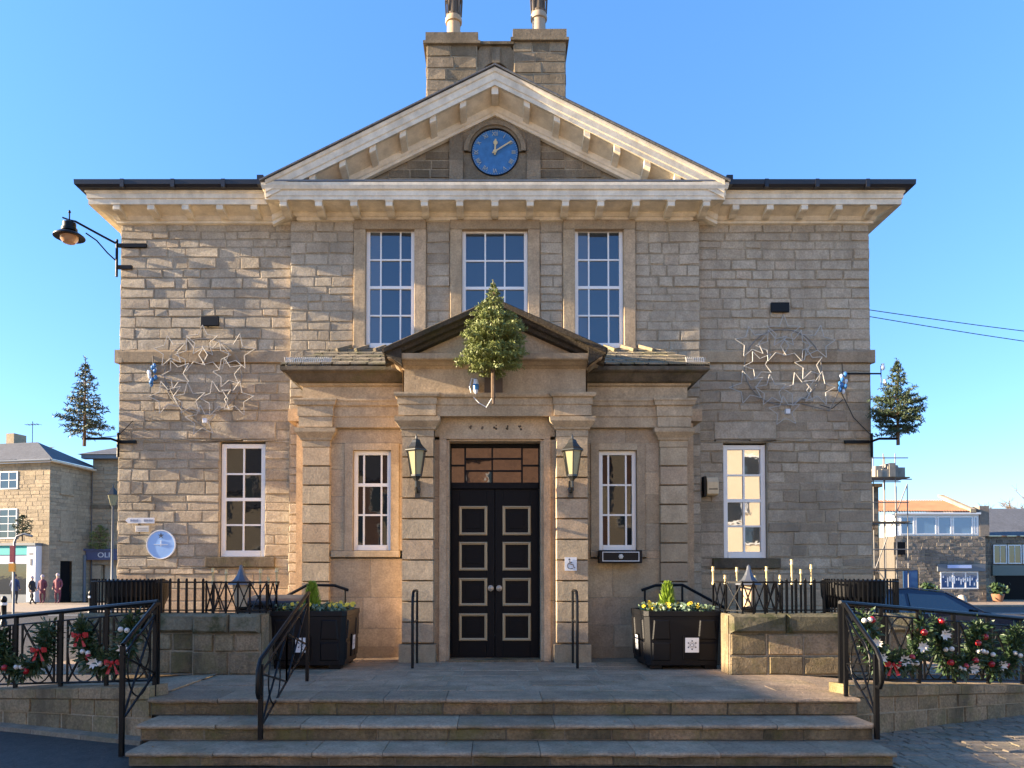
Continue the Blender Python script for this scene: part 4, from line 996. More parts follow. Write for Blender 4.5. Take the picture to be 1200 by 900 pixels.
# ------------------------------------------------------------------ planters
def plant_leaves(mb,c,n,rx,ry,h,size,r,m=0):
    for _ in range(n):
        p=Vector((c[0]+r.gauss(0,rx),c[1]+r.gauss(0,ry),c[2]+r.uniform(0,h)))
        a=Vector((r.gauss(0,1),r.gauss(0,1),r.gauss(.4,.7))).normalized(); s=a.cross(Vector((r.gauss(0,1),r.gauss(0,1),r.gauss(0,1)))).normalized()*size*.35
        mb.face([p-s*.6,p+a*size*.5-s,p+a*size,p+a*size*.5+s,p+s*.6],m)
def planter(xc,label,seed,sx):
    yf=-2.48; w=1.05; h=.76; z0=.452; r=random.Random(seed)
    o=thing('planter',label,'planter',(xc,yf+w/2,z0)); mb=MB()
    hw=w/2; yc=yf+hw; t=.93
    # tapered tub with rim, recessed tapered panels on each face
    def ring(s,z,cut): 
        c=cut; q=hw*s
        return [(xc-q+c,yc-q,z),(xc+q-c,yc-q,z),(xc+q,yc-q+c,z),(xc+q,yc+q-c,z),(xc+q-c,yc+q,z),(xc-q+c,yc+q,z),(xc-q,yc+q-c,z),(xc-q,yc-q+c,z)]
    rings=[ring(t,z0+.05,.06),ring(.985,z0+h-.07,.06),ring(1.0,z0+h-.068,.06),ring(1.0,z0+h,.06),ring(.93,z0+h,.05),ring(.92,z0+h-.09,.05)]
    i0=len(mb.v); mb.v+= [p for q in rings for p in q]
    for k in range(len(rings)-1):
        for j in range(8): mb.f.append((i0+k*8+j,i0+k*8+(j+1)%8,i0+(k+1)*8+(j+1)%8,i0+(k+1)*8+j)); mb.m.append(0); mb.t.append((.5,0))
    mb.f.append(tuple(i0+j for j in range(8))[::-1]); mb.m.append(0); mb.t.append((.5,0))
    for sx_,sy_ in ((-1,-1),(1,-1),(1,1),(-1,1)): mb.box(xc+sx_*.36-.08,xc+sx_*.36+.08,yc+sy_*.36-.08,yc+sy_*.36+.08,z0,z0+.06)
    mb.build('tub',M['rubber'],o,bevel=.012)
    def facemap(k,u,v,d):   # u -.5..5 , v 0..1
        s=t+(.985-t)*v; q=hw*s; z=z0+.05+(h-.12)*v
        return [(xc+u*w,yc-q-d,z),(xc+q+d,yc+u*w,z),(xc-u*w,yc+q+d,z),(xc-q-d,yc-u*w,z)][k]
    for k in range(4):
        for ua,ub in ((-.40,-.17),(.17,.40)):
            for va,vb in ((.10,.47),(.53,.93)):
                mb=MB()
                P=[(ua,va),(ub,va),(ub-.02*(vb>.5),vb),(ua+.02*(vb>.5),vb)]
                q0=[facemap(k,u,v,.002) for u,v in P]; cu=(ua+ub)/2; cv=(va+vb)/2
                q1=[facemap(k,u+(cu-u)*.14,v+(cv-v)*.10,.016) for u,v in P]
                mb.raw(q0+q1,[(4,5,6,7),(0,1,5,4),(1,2,6,5),(2,3,7,6),(3,0,4,7)]); mb.build('moulded_panel',M['rubber'],o)
    pc=-.045 if sx<0 else .09
    for k in (0,1 if sx<0 else 3):
        u0=pc if k==0 else 0
        s=MB(); s.raw([facemap(k,u0-.10,.13,.024),facemap(k,u0+.10,.13,.024),facemap(k,u0+.10,.60,.024),facemap(k,u0-.10,.60,.024),facemap(k,u0-.10,.13,-.01),facemap(k,u0+.10,.13,-.01),facemap(k,u0+.10,.60,-.01),facemap(k,u0-.10,.60,-.01)],[(0,1,2,3),(0,4,5,1),(1,5,6,2),(2,6,7,3),(3,7,4,0)])
        cd=s.build('card_holder',M['black'],o)
        s=MB(); s.raw([facemap(k,u0-.085,.27,.028),facemap(k,u0+.085,.27,.028),facemap(k,u0+.085,.57,.028),facemap(k,u0-.085,.57,.028)],[(0,1,2,3)]); s.build('emblem_card',M['signwhite'],cd)
        s=MB(); cv=.42
        for j in range(6):
            a=j*math.pi/3+math.pi/6; pts=[]
            for ang in range(0,360,45): pts.append(facemap(k,u0+.052*math.cos(a)+.010*math.cos(R(ang)),cv+(.052*math.sin(a)+.010*math.sin(R(ang)))/(h-.12)*w,.0305))
            s.face(pts)
        for rr,w_ in ((.018,.006),(.036,.003)):
            for ang in range(0,360,30):
                A,B=R(ang),R(ang+30); s.face([facemap(k,u0+q*math.cos(e),cv+q*math.sin(e)/(h-.12)*w,.0305) for q,e in ((rr,A),(rr+w_,A),(rr+w_,B),(rr,B))])
        s.build('emblem',M['ink'],cd)
    mb=MB(); mb.face([(xc-hw*.93,yc-hw*.93,z0+h-.06),(xc+hw*.93,yc-hw*.93,z0+h-.06),(xc+hw*.93,yc+hw*.93,z0+h-.06),(xc-hw*.93,yc+hw*.93,z0+h-.06)]); mb.build('soil',M['soil'],o)
    zt=z0+h-.05; mb=MB()
    for i in range(60):
        px,py=xc+r.uniform(-.44,.44),yc+r.uniform(-.44,.44); plant_leaves(mb,(px,py,zt),26,.035,.035,.12,.045,r,0 if r.random()<.8 else 1)
    mb.build('bedding_leaves',[M['silverleaf'],M['ivy']],o)
    for i in range(30):
        mb=MB(); px,py,pz=xc+r.uniform(-.42,.42)+(.1 if sx<0 else -.05),yc+r.uniform(-.44,.3),zt+r.uniform(.08,.15); d=Vector((r.uniform(-.5,.5),-1,r.uniform(.1,.9))).normalized(); a=d.cross(Vector((0,0,1))).normalized(); b=d.cross(a)
        for k in range(5):
            an=k*1.257+r.random(); c=Vector((px,py,pz))+(a*math.cos(an)+b*math.sin(an))*.015; mb.face([c+(a*math.cos(q)+b*math.sin(q))*.0145+d*.004*math.cos(q*2) for q in (0,1.05,2.09,3.14,4.19,5.24)])
        mb.build('pansy',M['yellow'],o)
    mb=MB(); cxp=xc-.02 if sx<0 else xc-.13
    for i in range(1500):
        u=r.random()**.8; a=r.uniform(0,6.283); rr=.115*(1-u**1.8)**.6*(.55+.45*math.sin(a*5+u*9)**2)*r.uniform(.4,1); p=Vector((cxp+rr*math.cos(a),yc-.12+rr*math.sin(a),zt+.38*u))
        d=Vector((math.cos(a)*.45,math.sin(a)*.45,1)).normalized(); s=d.cross(Vector((r.gauss(0,1),r.gauss(0,1),.1))).normalized()*.006
        mb.face([p-s,p+s,p+d*.065+s*.3,p+d*.085,p+d*.065-s*.3])
    mb.build('dwarf_conifer',M['lime'],o)
planter(-2.46,'black planter left of the door with yellow pansies and a small green conifer',1,-1)
planter(2.47,'black planter right of the door with yellow pansies and a bright lime conifer',2,1)

o=thing('storage_box','dark blue grey storage box behind the left planter and the lattice railing','storage box',(-3.05,-1.6,.45))
mb=MB(); mb.box(-3.45,-2.62,-1.95,-1.35,.45,1.26); mb.build('tub',mat('slate_blue_plastic',(.025,.035,.05),.5),o,bevel=.03)
mb=MB(); mb.prism([(-2.0,1.262),(-1.3,1.262),(-1.3,1.40),(-2.0,1.33)],-3.5,-2.57,ax='x'); mb.build('lid',mat('slate_blue_lid',(.03,.042,.06),.45),o,bevel=.02)
# ------------------------------------------------------------------ dwarf walls, railings
for sx in (-1,1):
    mb=MB(); r=random.Random(70+sx)
    segs=[(2.91,3.75,-2.95,1.0),(3.75,5.25,-2.80,.97)] if sx<0 else [(2.91,4.30,-2.95,1.0),(4.30,5.4,-2.7,.97)]
    for x0,x1,yf,zt in segs:
        a,b=sorted((sx*x0,sx*x1))
        courses(mb,a,b,.44,.955,[],.25,(.3,.5),front(yf),r=r,joint=.008,prot=(.012,.04),ch=.02,jit=.006,tintf=lambda u,z:(r.random(),r.uniform(0,.4)))
        mb.box(a,b,yf+.001,yf+.34,.43,.955,1)
        x=a
        while x<b-.01:
            w=min(r.uniform(.42,.95),b-x); w=b-x if b-x-w<.25 else w
            block(mb,front(yf-.02),x+.004,x+w-.004,.96,1.20,r.uniform(.03,.05),.035,.004,(r.random(),r.uniform(0,.3)),r,m=2)
            mb.box(x+.005,x+w-.005,yf-.018,yf+.37,.958,1.195,2,(.5,.1)); x+=w
        e=sx*x0; 
        mb.box(*sorted((e,e-sx*.012)),yf+.02,yf+.32,.45,1.18,0,(.6,.2))
    o=mb.build('dwarf_wall',[M['kerbstone'],M['mortar'],M['mossy']])
    tag(o,'thick low stone wall with rounded coping at left end of the terrace' if sx<0 else 'thick low stone wall with mossy coping at right end of the terrace','wall')
def x_panel(mb,p,q,z0,z1,w=.016,circle=True,rays=True):
    p=Vector((*p,0)); q=Vector((*q,0)); U=q-p; P=lambda u,v:tuple(p+U*u+Vector((0,0,z0+(z1-z0)*v)))
    mb.bar(P(0,0),P(1,1),w); mb.bar(P(1,0),P(0,1),w)
def area_railing(sx):
    o=thing('area_railing','black lattice railing bay with finials on the %s low wall, around a lantern'%('left' if sx<0 else 'right'),'railing',(sx*3.33,-2.75,1.2))
    z0,z1=1.215,1.59
    pts=[(2.95,-2.70),(3.08,-2.93),(3.5,-2.93),(3.66,-2.70)]; pts=[(sx*x,y) for x,y in pts]
    if sx<0: pts=[(sx*x,y) for x,y in ((2.91,-2.70),(3.05,-2.93),(3.5,-2.93),(3.68,-2.70))]
    mb=MB()
    for a,b in zip(pts,pts[1:]):
        mb.bar((*a,z1),(*b,z1),.022); mb.bar((*a,z0+.02),(*b,z0+.02),.018)
        n=3 if math.dist(a,b)>.35 else 1
        for k in range(n):
            f=lambda s:(a[0]+(b[0]-a[0])*s,a[1]+(b[1]-a[1])*s); x_panel(mb,f(k/n),f((k+1)/n),z0,z1,.013)
            mb.bar((*f(k/n),z0-.02),(*f(k/n),z1+.015),.02)
        m_=((a[0]+b[0])/2,(a[1]+b[1])/2)
    mb.bar((*pts[-1],z0-.02),(*pts[-1],z1+.02),.02)
    # returns behind and plain bars outward
    for p in (pts[0],pts[-1]):
        back=(p[0],-2.15); mb.bar((*p,z1),(*back,z1),.02); mb.bar((*p,z0+.02),(*back,z0+.02),.016)
        x_panel(mb,p,((p[0]+back[0])/2,(p[1]+back[1])/2),z0,z1,.013); x_panel(mb,((p[0]+back[0])/2,(p[1]+back[1])/2),back,z0,z1,.013)
    xe=4.30 if sx>0 else 4.32
    x=3.72; mb.bar((pts[-1][0],-2.70,z1),(sx*xe,-2.70,z1),.02); mb.bar((pts[-1][0],-2.70,z0+.02),(sx*xe,-2.70,z0+.02),.016)
    while x<xe+.01:
        mb.bar((sx*x,-2.70,z0-.03),(sx*x,-2.70,z1+.03),.026); mb.ball((sx*x,-2.70,z1+.035),.016,n=6); x+=.118 if sx>0 else .105
    mb.build('lattice',M['iron'],o)
    for x,hh in ((2.94,.24),(3.10,.12),(3.26,.23),(3.50,.11),(3.66,.24),(3.84,.12),(4.0,.34),(4.12,.20),(4.26,.27)) if sx>0 else ((2.94,.22),(3.05,.10),(3.16,.21),(3.48,.08),(3.62,.20),(3.80,.22)):
        y=-2.15; mb=MB(); mb.bar((sx*x,y,1.17),(sx*x,y,1.55),.022); post=mb.build('post',M['iron'],o); f=MB(); f.lathe([(.010,1.55),(.022,1.56),(.018,1.58),(.014,1.6),(.014,1.52+hh*.85),(.024,1.53+hh*.87),(.016,1.55+hh*.9),(.021,1.57+hh*.95),(.012,1.55+hh)],(sx*x,y,0),10)
        f.build('finial',M['gilt'],post,smooth=True)
    return o
area_railing(-1); area_railing(1)
for sx in (-1,1):
    x=3.32*sx; o=thing('post_lantern','low lantern with pointed grey cap inside the %s lattice railing'%('left' if sx<0 else 'right'),'lantern',(x,-2.45,1.2)); y=-2.45
    mb=MB(); mb.lathe([(.06,1.0),(.06,1.22),(.08,1.24),(.08,1.27)],(x,y,0),8); mb.build('base',M['iron'],o)
    mb=MB(); mb.lathe([(.075,1.27),(.115,1.56)],(x,y,0),8); mb.build('glass',mat('cream_lamp_glass',(.55,.42,.28),.3),o)
    mb=MB(); mb.lathe([(.175,1.555),(.17,1.58),(.10,1.62),(.06,1.68),(.03,1.75),(.022,1.80),(.001,1.82)],(x,y,0),8); mb.build('cap',mat('zinc_cap',(.10,.11,.13),.4,.4),o)
    # curved close-barred railing round a dark tub
    o=thing('curved_railing','curved railing of close black bars at the outer end of the %s low wall'%('left' if sx<0 else 'right'),'railing',(sx*4.75,-2.55,1.2)); mb=MB()
    n=26; P=[]
    for k in range(n+1):
        a=math.pi*k/n; P.append((sx*4.80+.46*math.cos(a),-2.42-.30*math.sin(a)))
    mb.tube([(*p,1.60) for p in P],.012,6); mb.tube([(*p,1.24) for p in P],.010,6)
    for p in P: mb.bar((*p,1.17),(*p,1.635),.017)
    mb.build('bars',M['iron'],o)
    mb=MB(); mb.lathe([(.34,1.25),(.40,1.40),(.41,1.60),(.36,1.62)],(sx*4.80,-2.2,0),20); mb.build('tub',M['rubber'],o)
# door-side hoop rails
for sx in (-1,1):
    mb=MB(); x=sx*1.09
    mb.tube([(x,-2.32,.45),(x,-2.32,1.28),(x,-2.30,1.38),(x,-2.22,1.46),(x,-2.1,1.47),(x,-1.80,1.47),(x,-1.70,1.45)],.019,8); mb.tube([(x,-1.72,.45),(x,-1.72,1.45)],.017,8); mb.tube([(x,-2.32,1.05),(x,-1.72,1.05)],.012,6)
    tag(mb.build('grab_rail',M['iron'],smooth=True),'thin black hoop rail standing on the terrace just %s of the door'%('left' if sx<0 else 'right'),'handrail')
    o=mb=MB(); 
    mb.tube([(sx*2.15,-1.22,1.46),(sx*2.35,-1.22,1.53),(sx*2.75,-1.22,1.54),(sx*3.45,-1.22,1.16)],.022,8); 
    for px,pz in ((2.2,1.46),(2.75,1.54),(3.4,1.18)): mb.tube([(sx*px,-1.22,.45),(sx*px,-1.22,pz)],.017,8)
    tag(mb.build('handrail',M['iron'],smooth=True),'black sloping handrail on posts behind the %s planter'%('left' if sx<0 else 'right'),'handrail')
def stair_rail(x,label,yl,zl,yu,zu,zb_l,zb_u,curl,circ=True):
    o=thing('stair_railing',label,'handrail',(x,yl,zb_l)); mb=MB()
    path=[(x,yu+.06,zu),(x,yu,zu),(x,yl,zl)]
    if curl:
        path=[(x,yu+.06,zu),(x,yu,zu),(x,yl-.02,zl+.03),(x,yl-.09,zl-.06),(x,yl-.10,zl-.26),(x,yl-.07,zl-.31),(x,yl,zl-.31)]
    mb.tube(path,.021,8); mb.build('rail',M['iron'],o,smooth=True)
    mb=MB(); mb.box(x-.02,x+.02,yl-.02,yl+.02,zb_l,zl-.01); mb.build('post',M['iron'],o)
    mb=MB(); mb.box(x-.018,x+.018,yu-.018,yu+.018,zb_u,zu-.01); mb.build('post',M['iron'],o)
    mb=MB(); h=.60 if not curl else .50
    L=lambda s,v:(x,yl+(yu-yl)*s,(zl-.10+(zu-zl)*s)*(v)+(max(zb_l,zl-.10-h)+(zu-zl)*s)*(1-v))
    mb.bar(L(0,1),L(1,1),.016); mb.bar(L(0,0),L(1,0),.016)
    n=max(1,round((yu-yl)/.75))
    for k in range(n):
        a,b=k/n,(k+1)/n; mb.bar(L(a,0),L(b,1),.016); mb.bar(L(b,0),L(a,1),.016)
        for e in (a,b): mb.bar(L(e,0),L(e,1),.016)
        c=Vector(L((a+b)/2,.5)); rr=.40*min(h,(yu-yl)/n)
        mb.tube([tuple(c+Vector((0,rr*math.cos(t*math.pi/12),rr*1.25*math.sin(t*math.pi/12)))) for t in range(24)],.008,6,closed=True)
    mb.build('infill',M['iron'],o)
stair_rail(-3.46,'black iron railing at the far left edge of the steps',-5.34,1.03,-4.66,1.38,0,.45,False)
stair_rail(-2.18,'long black iron railing crossing the steps in front of left planter',-5.32,.86,-3.55,1.47,.15,.45,True)
stair_rail(3.56,'black iron railing with curled end at the right edge of the steps',-5.30,.95,-4.68,1.38,.15,.45,True)

# ramp fences
def ramp_fence(sx,label):
    P=RAMP[sx]; L=[0]
    for a,b in zip(P,P[1:]): L.append(L[-1]+math.dist(a,b))
    def pt(s):
        s=max(0,min(L[-1]-1e-4,s))
        for i in range(len(L)-1):
            if s<=L[i+1]:
                f=(s-L[i])/(L[i+1]-L[i]); return Vector((P[i][0]+(P[i+1][0]-P[i][0])*f,P[i][1]+(P[i+1][1]-P[i][1])*f+.12))
    o=thing('ramp_railing',label,'railing',(P[0][0],P[0][1],.5))
    zt=lambda x:1.40-(abs(x)-3.5)*(.095 if sx<0 else .085); zb=lambda x:ramp_z(sx,x)+.04
    tot=L[-1]; n=9; sp=tot/n
    rail=MB(); N=40
    rail.tube([(*pt(tot*i/N),zt(pt(tot*i/N).x)) for i in range(N+1)],.026,8); rail.build('top_rail',M['iron'],o,smooth=True)
    lo=MB(); lo.tube([(*pt(tot*i/N),zt(pt(tot*i/N).x)-.10) for i in range(N+1)],.010,6); lo.build('under_rail',M['iron'],o,smooth=True); lo=MB(); lo.tube([(*pt(tot*i/N),zb(pt(tot*i/N).x)) for i in range(N+1)],.012,6); lo.build('bottom_rail',M['iron'],o,smooth=True)
    for k in range(n+1):
        po=MB(); p=pt(k*sp); po.box(p.x-.018,p.x+.018,p.y-.018,p.y+.018,zb(p.x)-.12,zt(p.x)-.01); po.build('post',M['iron'],o)
    for k in range(n):
        inf=MB()
        a,b=k*sp+.10,(k+1)*sp-.10
        pa,pb=pt(a),pt(b); z0,z1=(zb(pa.x),zb(pb.x)),(zt(pa.x)-.10,zt(pb.x)-.10)
        inf.bar((*pa,z0[0]),(*pb,z1[1]),.018); inf.bar((*pb,z0[1]),(*pa,z1[0]),.018)
        for q in (pa,pb): inf.bar((*q,zb(q.x)),(*q,zt(q.x)-.1),.018)
        q=pt(a-.05); inf.bar((*q,zb(q.x)),(*q,zt(q.x)-.1),.014)
        c=(pa+pb)/2; cz_=(sum(z0)+sum(z1))/4; hw=(pb-pa).length/2*.98; hz_=(z1[0]-z0[0])/2*.98; d=(pb-pa).normalized()
        inf.tube([(c.x+d.x*hw*math.cos(t*math.pi/14),c.y+d.y*hw*math.cos(t*math.pi/14),cz_+hz_*math.sin(t*math.pi/14)) for t in range(28)],.008,6,closed=True)
        inf.build('cross_panel',M['iron'],o)
    return pt,zt,zb
FL_=ramp_fence(-1,'black iron railing of crosses and circles on the left retaining wall')
FR_=ramp_fence(1,'black iron railing of crosses and circles on the right retaining wall')

def resample(P,n):
    L=[0]
    for a,b in zip(P,P[1:]): L.append(L[-1]+(b-a).length)
    out=[]
    for i in range(n):
        t=L[-1]*i/(n-1); k=0
        while k<len(L)-2 and L[k+1]<t: k+=1
        out.append(P[k].lerp(P[k+1],min(1,(t-L[k])/max(1e-6,L[k+1]-L[k]))))
    return out
def garland(F,s0,s1,sag,label,seed,dec,top=.12):
    pt,zt,zb=F; r=random.Random(seed); p0=pt(s0); o=thing('garland',label,'garland',(p0.x,p0.y-.05,zt(p0.x)-.3),'christmas garlands on the railings')
    leaf=MB(); st=MB(); path=[]
    for i in range(25):
        u=i/24; s=s0+(s1-s0)*u; p=pt(s); z=zt(p.x)-top-sag*(1-(2*u-1)**4)*.98
        path.append(Vector((p.x,p.y-.06,z)))
    path=resample(path,25)
    st.tube(path,.012,5)
    for i in range(24):
        for _ in range(95):
            f=r.random(); c=path[i].lerp(path[i+1],f); d=Vector((r.gauss(0,1),r.gauss(0,.8),r.gauss(0,1))).normalized()
            b=c+d*min(.13,abs(r.gauss(0,.065))); s=d.cross(Vector((r.gauss(0,1),r.gauss(0,1),r.gauss(0,1)))).normalized()*r.uniform(.008,.017); L=r.uniform(.05,.085)
            leaf.face([b-s*.4,b+d*L*.5-s,b+d*L,b+d*L*.5+s,b+s*.4])
    st.build('wire_stem',M['trunk'],o); leaf.build('foliage',M['ivy'],o)
    for u,kind in dec:
        i=min(23,int(u*24)); c=path[i]+Vector((r.uniform(-.03,.03),-.09,r.uniform(-.03,.05)))
        if kind=='r': m=MB(); m.ball(c,.036,n=14); m.build('bauble',M['red'],o,smooth=True)
        elif kind=='w':
            m=MB()
            for k in range(2): m.ball(c+Vector((k*.06-.03,r.uniform(-.02,.02),r.uniform(-.02,.02))),.028,n=14)
            m.build('bauble',M['silver'],o,smooth=True)
        elif kind=='f':
            m=MB()
            for k in range(9):
                a=k*2.4; d=Vector((math.cos(a),-.5,math.sin(a))).normalized(); s=d.cross(Vector((0,1,0))).normalized()*.018; m.face([c,c+d*.035-s,c+d*.075,c+d*.035+s])
            m.build('white_flower',M['silver'],o)
        else:
            m=MB()
            for sg in (-1,1):
                pts=[c+Vector((sg*.01,0,0)),c+Vector((sg*.05,-.03,.03)),c+Vector((sg*.09,-.01,.025)),c+Vector((sg*.09,.0,-.025)),c+Vector((sg*.05,-.02,-.03))]
                m.face(pts); m.face([c,c+Vector((sg*.03,-.02,-.03)),c+Vector((sg*.07,-.01,-.12)),c+Vector((sg*.035,-.01,-.125))])
            m.ball(c+Vector((0,-.015,0)),.018,n=8); m.build('ribbon_bow',M['redcloth'],o)
garland(FL_,.30,1.02,.44,'leafy garland with red bow and white baubles hanging nearest the steps on left railing',1,[(.12,'w'),(.25,'f'),(.40,'b'),(.5,'w'),(.62,'f'),(.74,'r'),(.76,'w'),(.95,'b')],.16)
garland(FL_,1.52,2.3,.44,'leafy garland with red bauble at the left picture edge on left railing',2,[(.2,'b'),(.45,'r'),(.5,'w'),(.7,'r')],.16)
garland(FR_,.32,1.30,.46,'leafy garland with red bows beside the curled railing on right railing',3,[(.03,'w'),(.08,'r'),(.2,'f'),(.3,'f'),(.42,'b'),(.48,'w'),(.6,'f'),(.68,'r'),(.7,'w'),(.8,'f'),(.95,'r')],.14)
garland(FR_,1.52,2.25,.48,'leafy garland with red and white baubles in the middle of right railing',4,[(.04,'r'),(.15,'f'),(.25,'w'),(.35,'r'),(.5,'w'),(.55,'r'),(.65,'f'),(.7,'r'),(.8,'w'),(.9,'r')],.14)
garland(FR_,2.28,2.95,.48,'leafy garland with gold flowers at the right picture edge on right railing',5,[(.1,'r'),(.25,'w'),(.35,'r'),(.5,'f'),(.6,'r'),(.75,'w')],.14)

# overhead wires at the right
for k,(z0,z1) in enumerate(((6.16,5.86),(6.05,5.55))):
    mb=MB(); n=12; mb.tube([(6.17+i/n*9,.3+i/n*1.5,z0+(z1-z0)*i/n-.25*math.sin(math.pi*i/n)*.5) for i in range(n+1)],.007,5)
    tag(mb.build('overhead_wire',M['cable']),('upper' if k==0 else 'lower')+' thin telephone wire running from the hall\'s right corner','wire')
o=thing('wire_bracket','small iron bracket with white insulators on the right corner of the hall','bracket',(6.15,-.05,5.0))
mb=MB(); mb.tube([(5.72,-.05,4.97),(6.3,-.05,4.97)],.014,6); mb.tube([(6.3,-.05,4.78),(6.3,-.05,5.1)],.008,6); mb.build('arm',M['iron'],o)
for dx,z in ((.0,5.08),(.03,4.82)):
    mb=MB(); mb.lathe([(.02,0),(.035,.02),(.035,.06),(.02,.08),(.03,.1)],(6.33+dx,-.05,z-.05),10); mb.build('insulator',M['whitebulb'],o,smooth=True)

# ------------------------------------------------------------------ background: houses
M['farstone']=stone('town_stone',[(.33,.265,.175),(.41,.325,.215),(.46,.365,.24),(.36,.29,.20)],stain=(.2,.16,.105),stain_amt=.35,bump=.6,nscale=.6)
M['greystone']=stone('town_grey_stone',[(.14,.125,.105),(.24,.205,.165),(.30,.255,.20),(.19,.165,.135)],stain=(.09,.08,.065),stain_amt=.4,bump=.8,nscale=.6)
M['teal']=mat('teal_fascia',(.02,.34,.33),.4); M['purple']=mat('slate_blue_fascia',(.07,.08,.16),.5); M['pane']=glass('far_glass',(.02,.025,.03),.12)
M['bluegl']=glass('blue_glass',(.03,.10,.24),.10); M['skygl']=glass('dormer_glass_painted_sky',(.12,.22,.36),.10); M['bluedoor']=mat('blue_door',(.03,.09,.22),.4)  # dormer panes: blue sky reflection painted into the base colour
M['pantile']=mat('clay_pantile',(.24,.115,.06),.8,var=.4,vscale=1.5); M['greysign']=mat('grey_fascia',(.13,.15,.17),.5)
def fwin(parent,x0,x1,z0,z1,y,nx,nz,pane='pane',f=.07,b=.035,frame='white'):
    mb=MB(); mb.box(x0,x1,y-.03,y+.02,z0,z0+f); mb.box(x0,x1,y-.03,y+.02,z1-f,z1); mb.box(x0,x0+f,y-.031,y+.02,z0+f,z1-f); mb.box(x1-f,x1,y-.031,y+.02,z0+f,z1-f)
    for i in range(1,nx): x=x0+(x1-x0)*i/nx; mb.box(x-b/2,x+b/2,y-.026,y+.01,z0+f,z1-f)
    for i in range(1,nz): z=z0+(z1-z0)*i/nz; mb.box(x0+f,x1-f,y-.027,y+.01,z-b/2,z+b/2)
    w=mb.build('window',M[frame],parent); mb=MB(); mb.face([(x0,y-.005,z0),(x1,y-.005,z0),(x1,y-.005,z1),(x0,y-.005,z1)]); mb.build('pane',M[pane],w); return w
# --- left corner shop
Y=34.0; H1=thing('corner_shop','pale stone corner building with teal shop fascia across the left street','building',(-27.0,Y,0)); H1.rotation_euler=(0,0,0)
mb=MB(); r=random.Random(90); XC=-27.0
ops=[(-31.0,-27.75,.1,3.5)]
courses(mb,-36,XC,0.05,8.6,ops,.24,(.4,.9),front(Y),r=r,joint=.02,prot=(.005,.02),tintf=lambda u,z:(r.random(),0))
ret=lambda u,d,z:(XC+u*.05+d,Y+u,z)
courses(mb,0,3.6,0.05,8.6,[(.85,1.75,.05,2.6)],.24,(.4,.9),ret,r=r,joint=.02,prot=(.005,.02))
mb.box(-36,XC-.3,Y+.3,Y+6,0,8.5,1)
mb.build('wall',[M['farstone'],M['mortar']],H1)
mb=MB(); mb.face([(-36,Y-.4,8.75),(-29.2,Y-.4,8.75),(-30.2,Y+4,10.3),(-36,Y+4,10.3)]); mb.raw([(-31,Y-.35,8.72),(-26.55,Y-.35,8.72),(-26.3,Y+3.9,8.55),(-29.8,Y+2,10.25),(-33,Y+2,10.25)],[(0,1,3,4),(1,2,3)])
mb.box(-36,-26.9,Y-.36,Y-.05,8.6,8.74,1); mb.raw([(-26.95,Y-.3,8.6),(-26.6,Y-.36,8.6),(-26.35,Y+3.7,8.42),(-26.75,Y+3.7,8.42),(-26.95,Y-.3,8.72),(-26.6,Y-.36,8.72),(-26.35,Y+3.7,8.54),(-26.75,Y+3.7,8.54)],[(0,1,5,4),(1,2,6,5),(2,3,7,6),(4,5,6,7),(0,3,2,1)],1)
rf=mb.build('roof',[M['slate'],M['cream']],H1)
mb=MB(); mb.box(-32.2,-31.6,Y+2,Y+3,9.6,10.9); mb.build('chimney',M['farstone'],rf)
fwin(H1,-31.2,-29.3,3.95,5.8,Y-.02,3,4); fwin(H1,-31.2,-29.3,7.0,8.1,Y-.02,3,2)
mb=MB(); ZF=2.95
mb.box(-33,-28.12,Y-.45,Y-.02,2.95,3.5,0); mb.box(-33,-27.45,Y-.6,Y-.02,3.51,3.66,1); mb.box(-28.11,-27.5,Y-.5,Y-.02,.1,3.5,2); mb.box(-33,-28.12,Y-.40,Y-.02,2.4,2.94,3); mb.box(-33,-27.96,Y-.38,Y-.02,.05,.55,1)
SF=mb.build('shopfront',[M['teal'],M['greysign'],M['signwhite'],mat('lilac_board',(.30,.33,.42),.5)],H1)
mb=MB(); mb.face([(-33,Y-.36,.55),(-27.96,Y-.36,.55),(-27.96,Y-.36,2.4),(-33,Y-.36,2.4)]); mb.build('pane',M['pane'],SF)
mb=MB()
for x in (-29.2,-28.16): mb.box(x-.04,x+.04,Y-.42,Y-.35,.1,2.4)
mb.build('mullion',M['greysign'],SF)
mb=MB(); mb.box(-27.86,-27.74,Y-.52,Y-.49,2.3,2.7); mb.box(-27.95,-27.68,Y-.515,Y-.49,2.95,3.05); mb.build('shop_mark',M['ink'],SF)
dr=MB(); dr.raw([ret(.9,-.1,.05),ret(1.7,-.1,.05),ret(1.7,-.1,2.6),ret(.9,-.1,2.6)],[(0,1,2,3)]); dr.build('door',M['black'],H1)
for z0,z1 in ((3.9,5.7),(6.8,8.0)):
    w=MB(); q=[ret(u,d,z) for u,d,z in ((.8,.03,z0),(1.7,.03,z0),(1.7,.03,z1),(.8,.03,z1))]; w.raw(q,[(0,1,2,3)]); w.raw([ret(.7,.1,z0-.1),ret(1.8,.1,z0-.1),ret(1.8,.1,z0),ret(.7,.1,z0),ret(1.8,0,z0),ret(.7,0,z0)],[(0,1,2,3),(3,2,4,5)]); w.build('blocked_window',M['farstone'],H1)
mb=MB(); q=[Vector(ret(3.3,.08,0)),Vector(ret(3.3,.08,8.5))]; mb.tube(q,.07,8); q=[Vector(ret(2.7,.08,0)),Vector(ret(2.7,.08,3.0))]; mb.tube(q,.09,8); mb.build('downpipe',M['greysign'],H1)
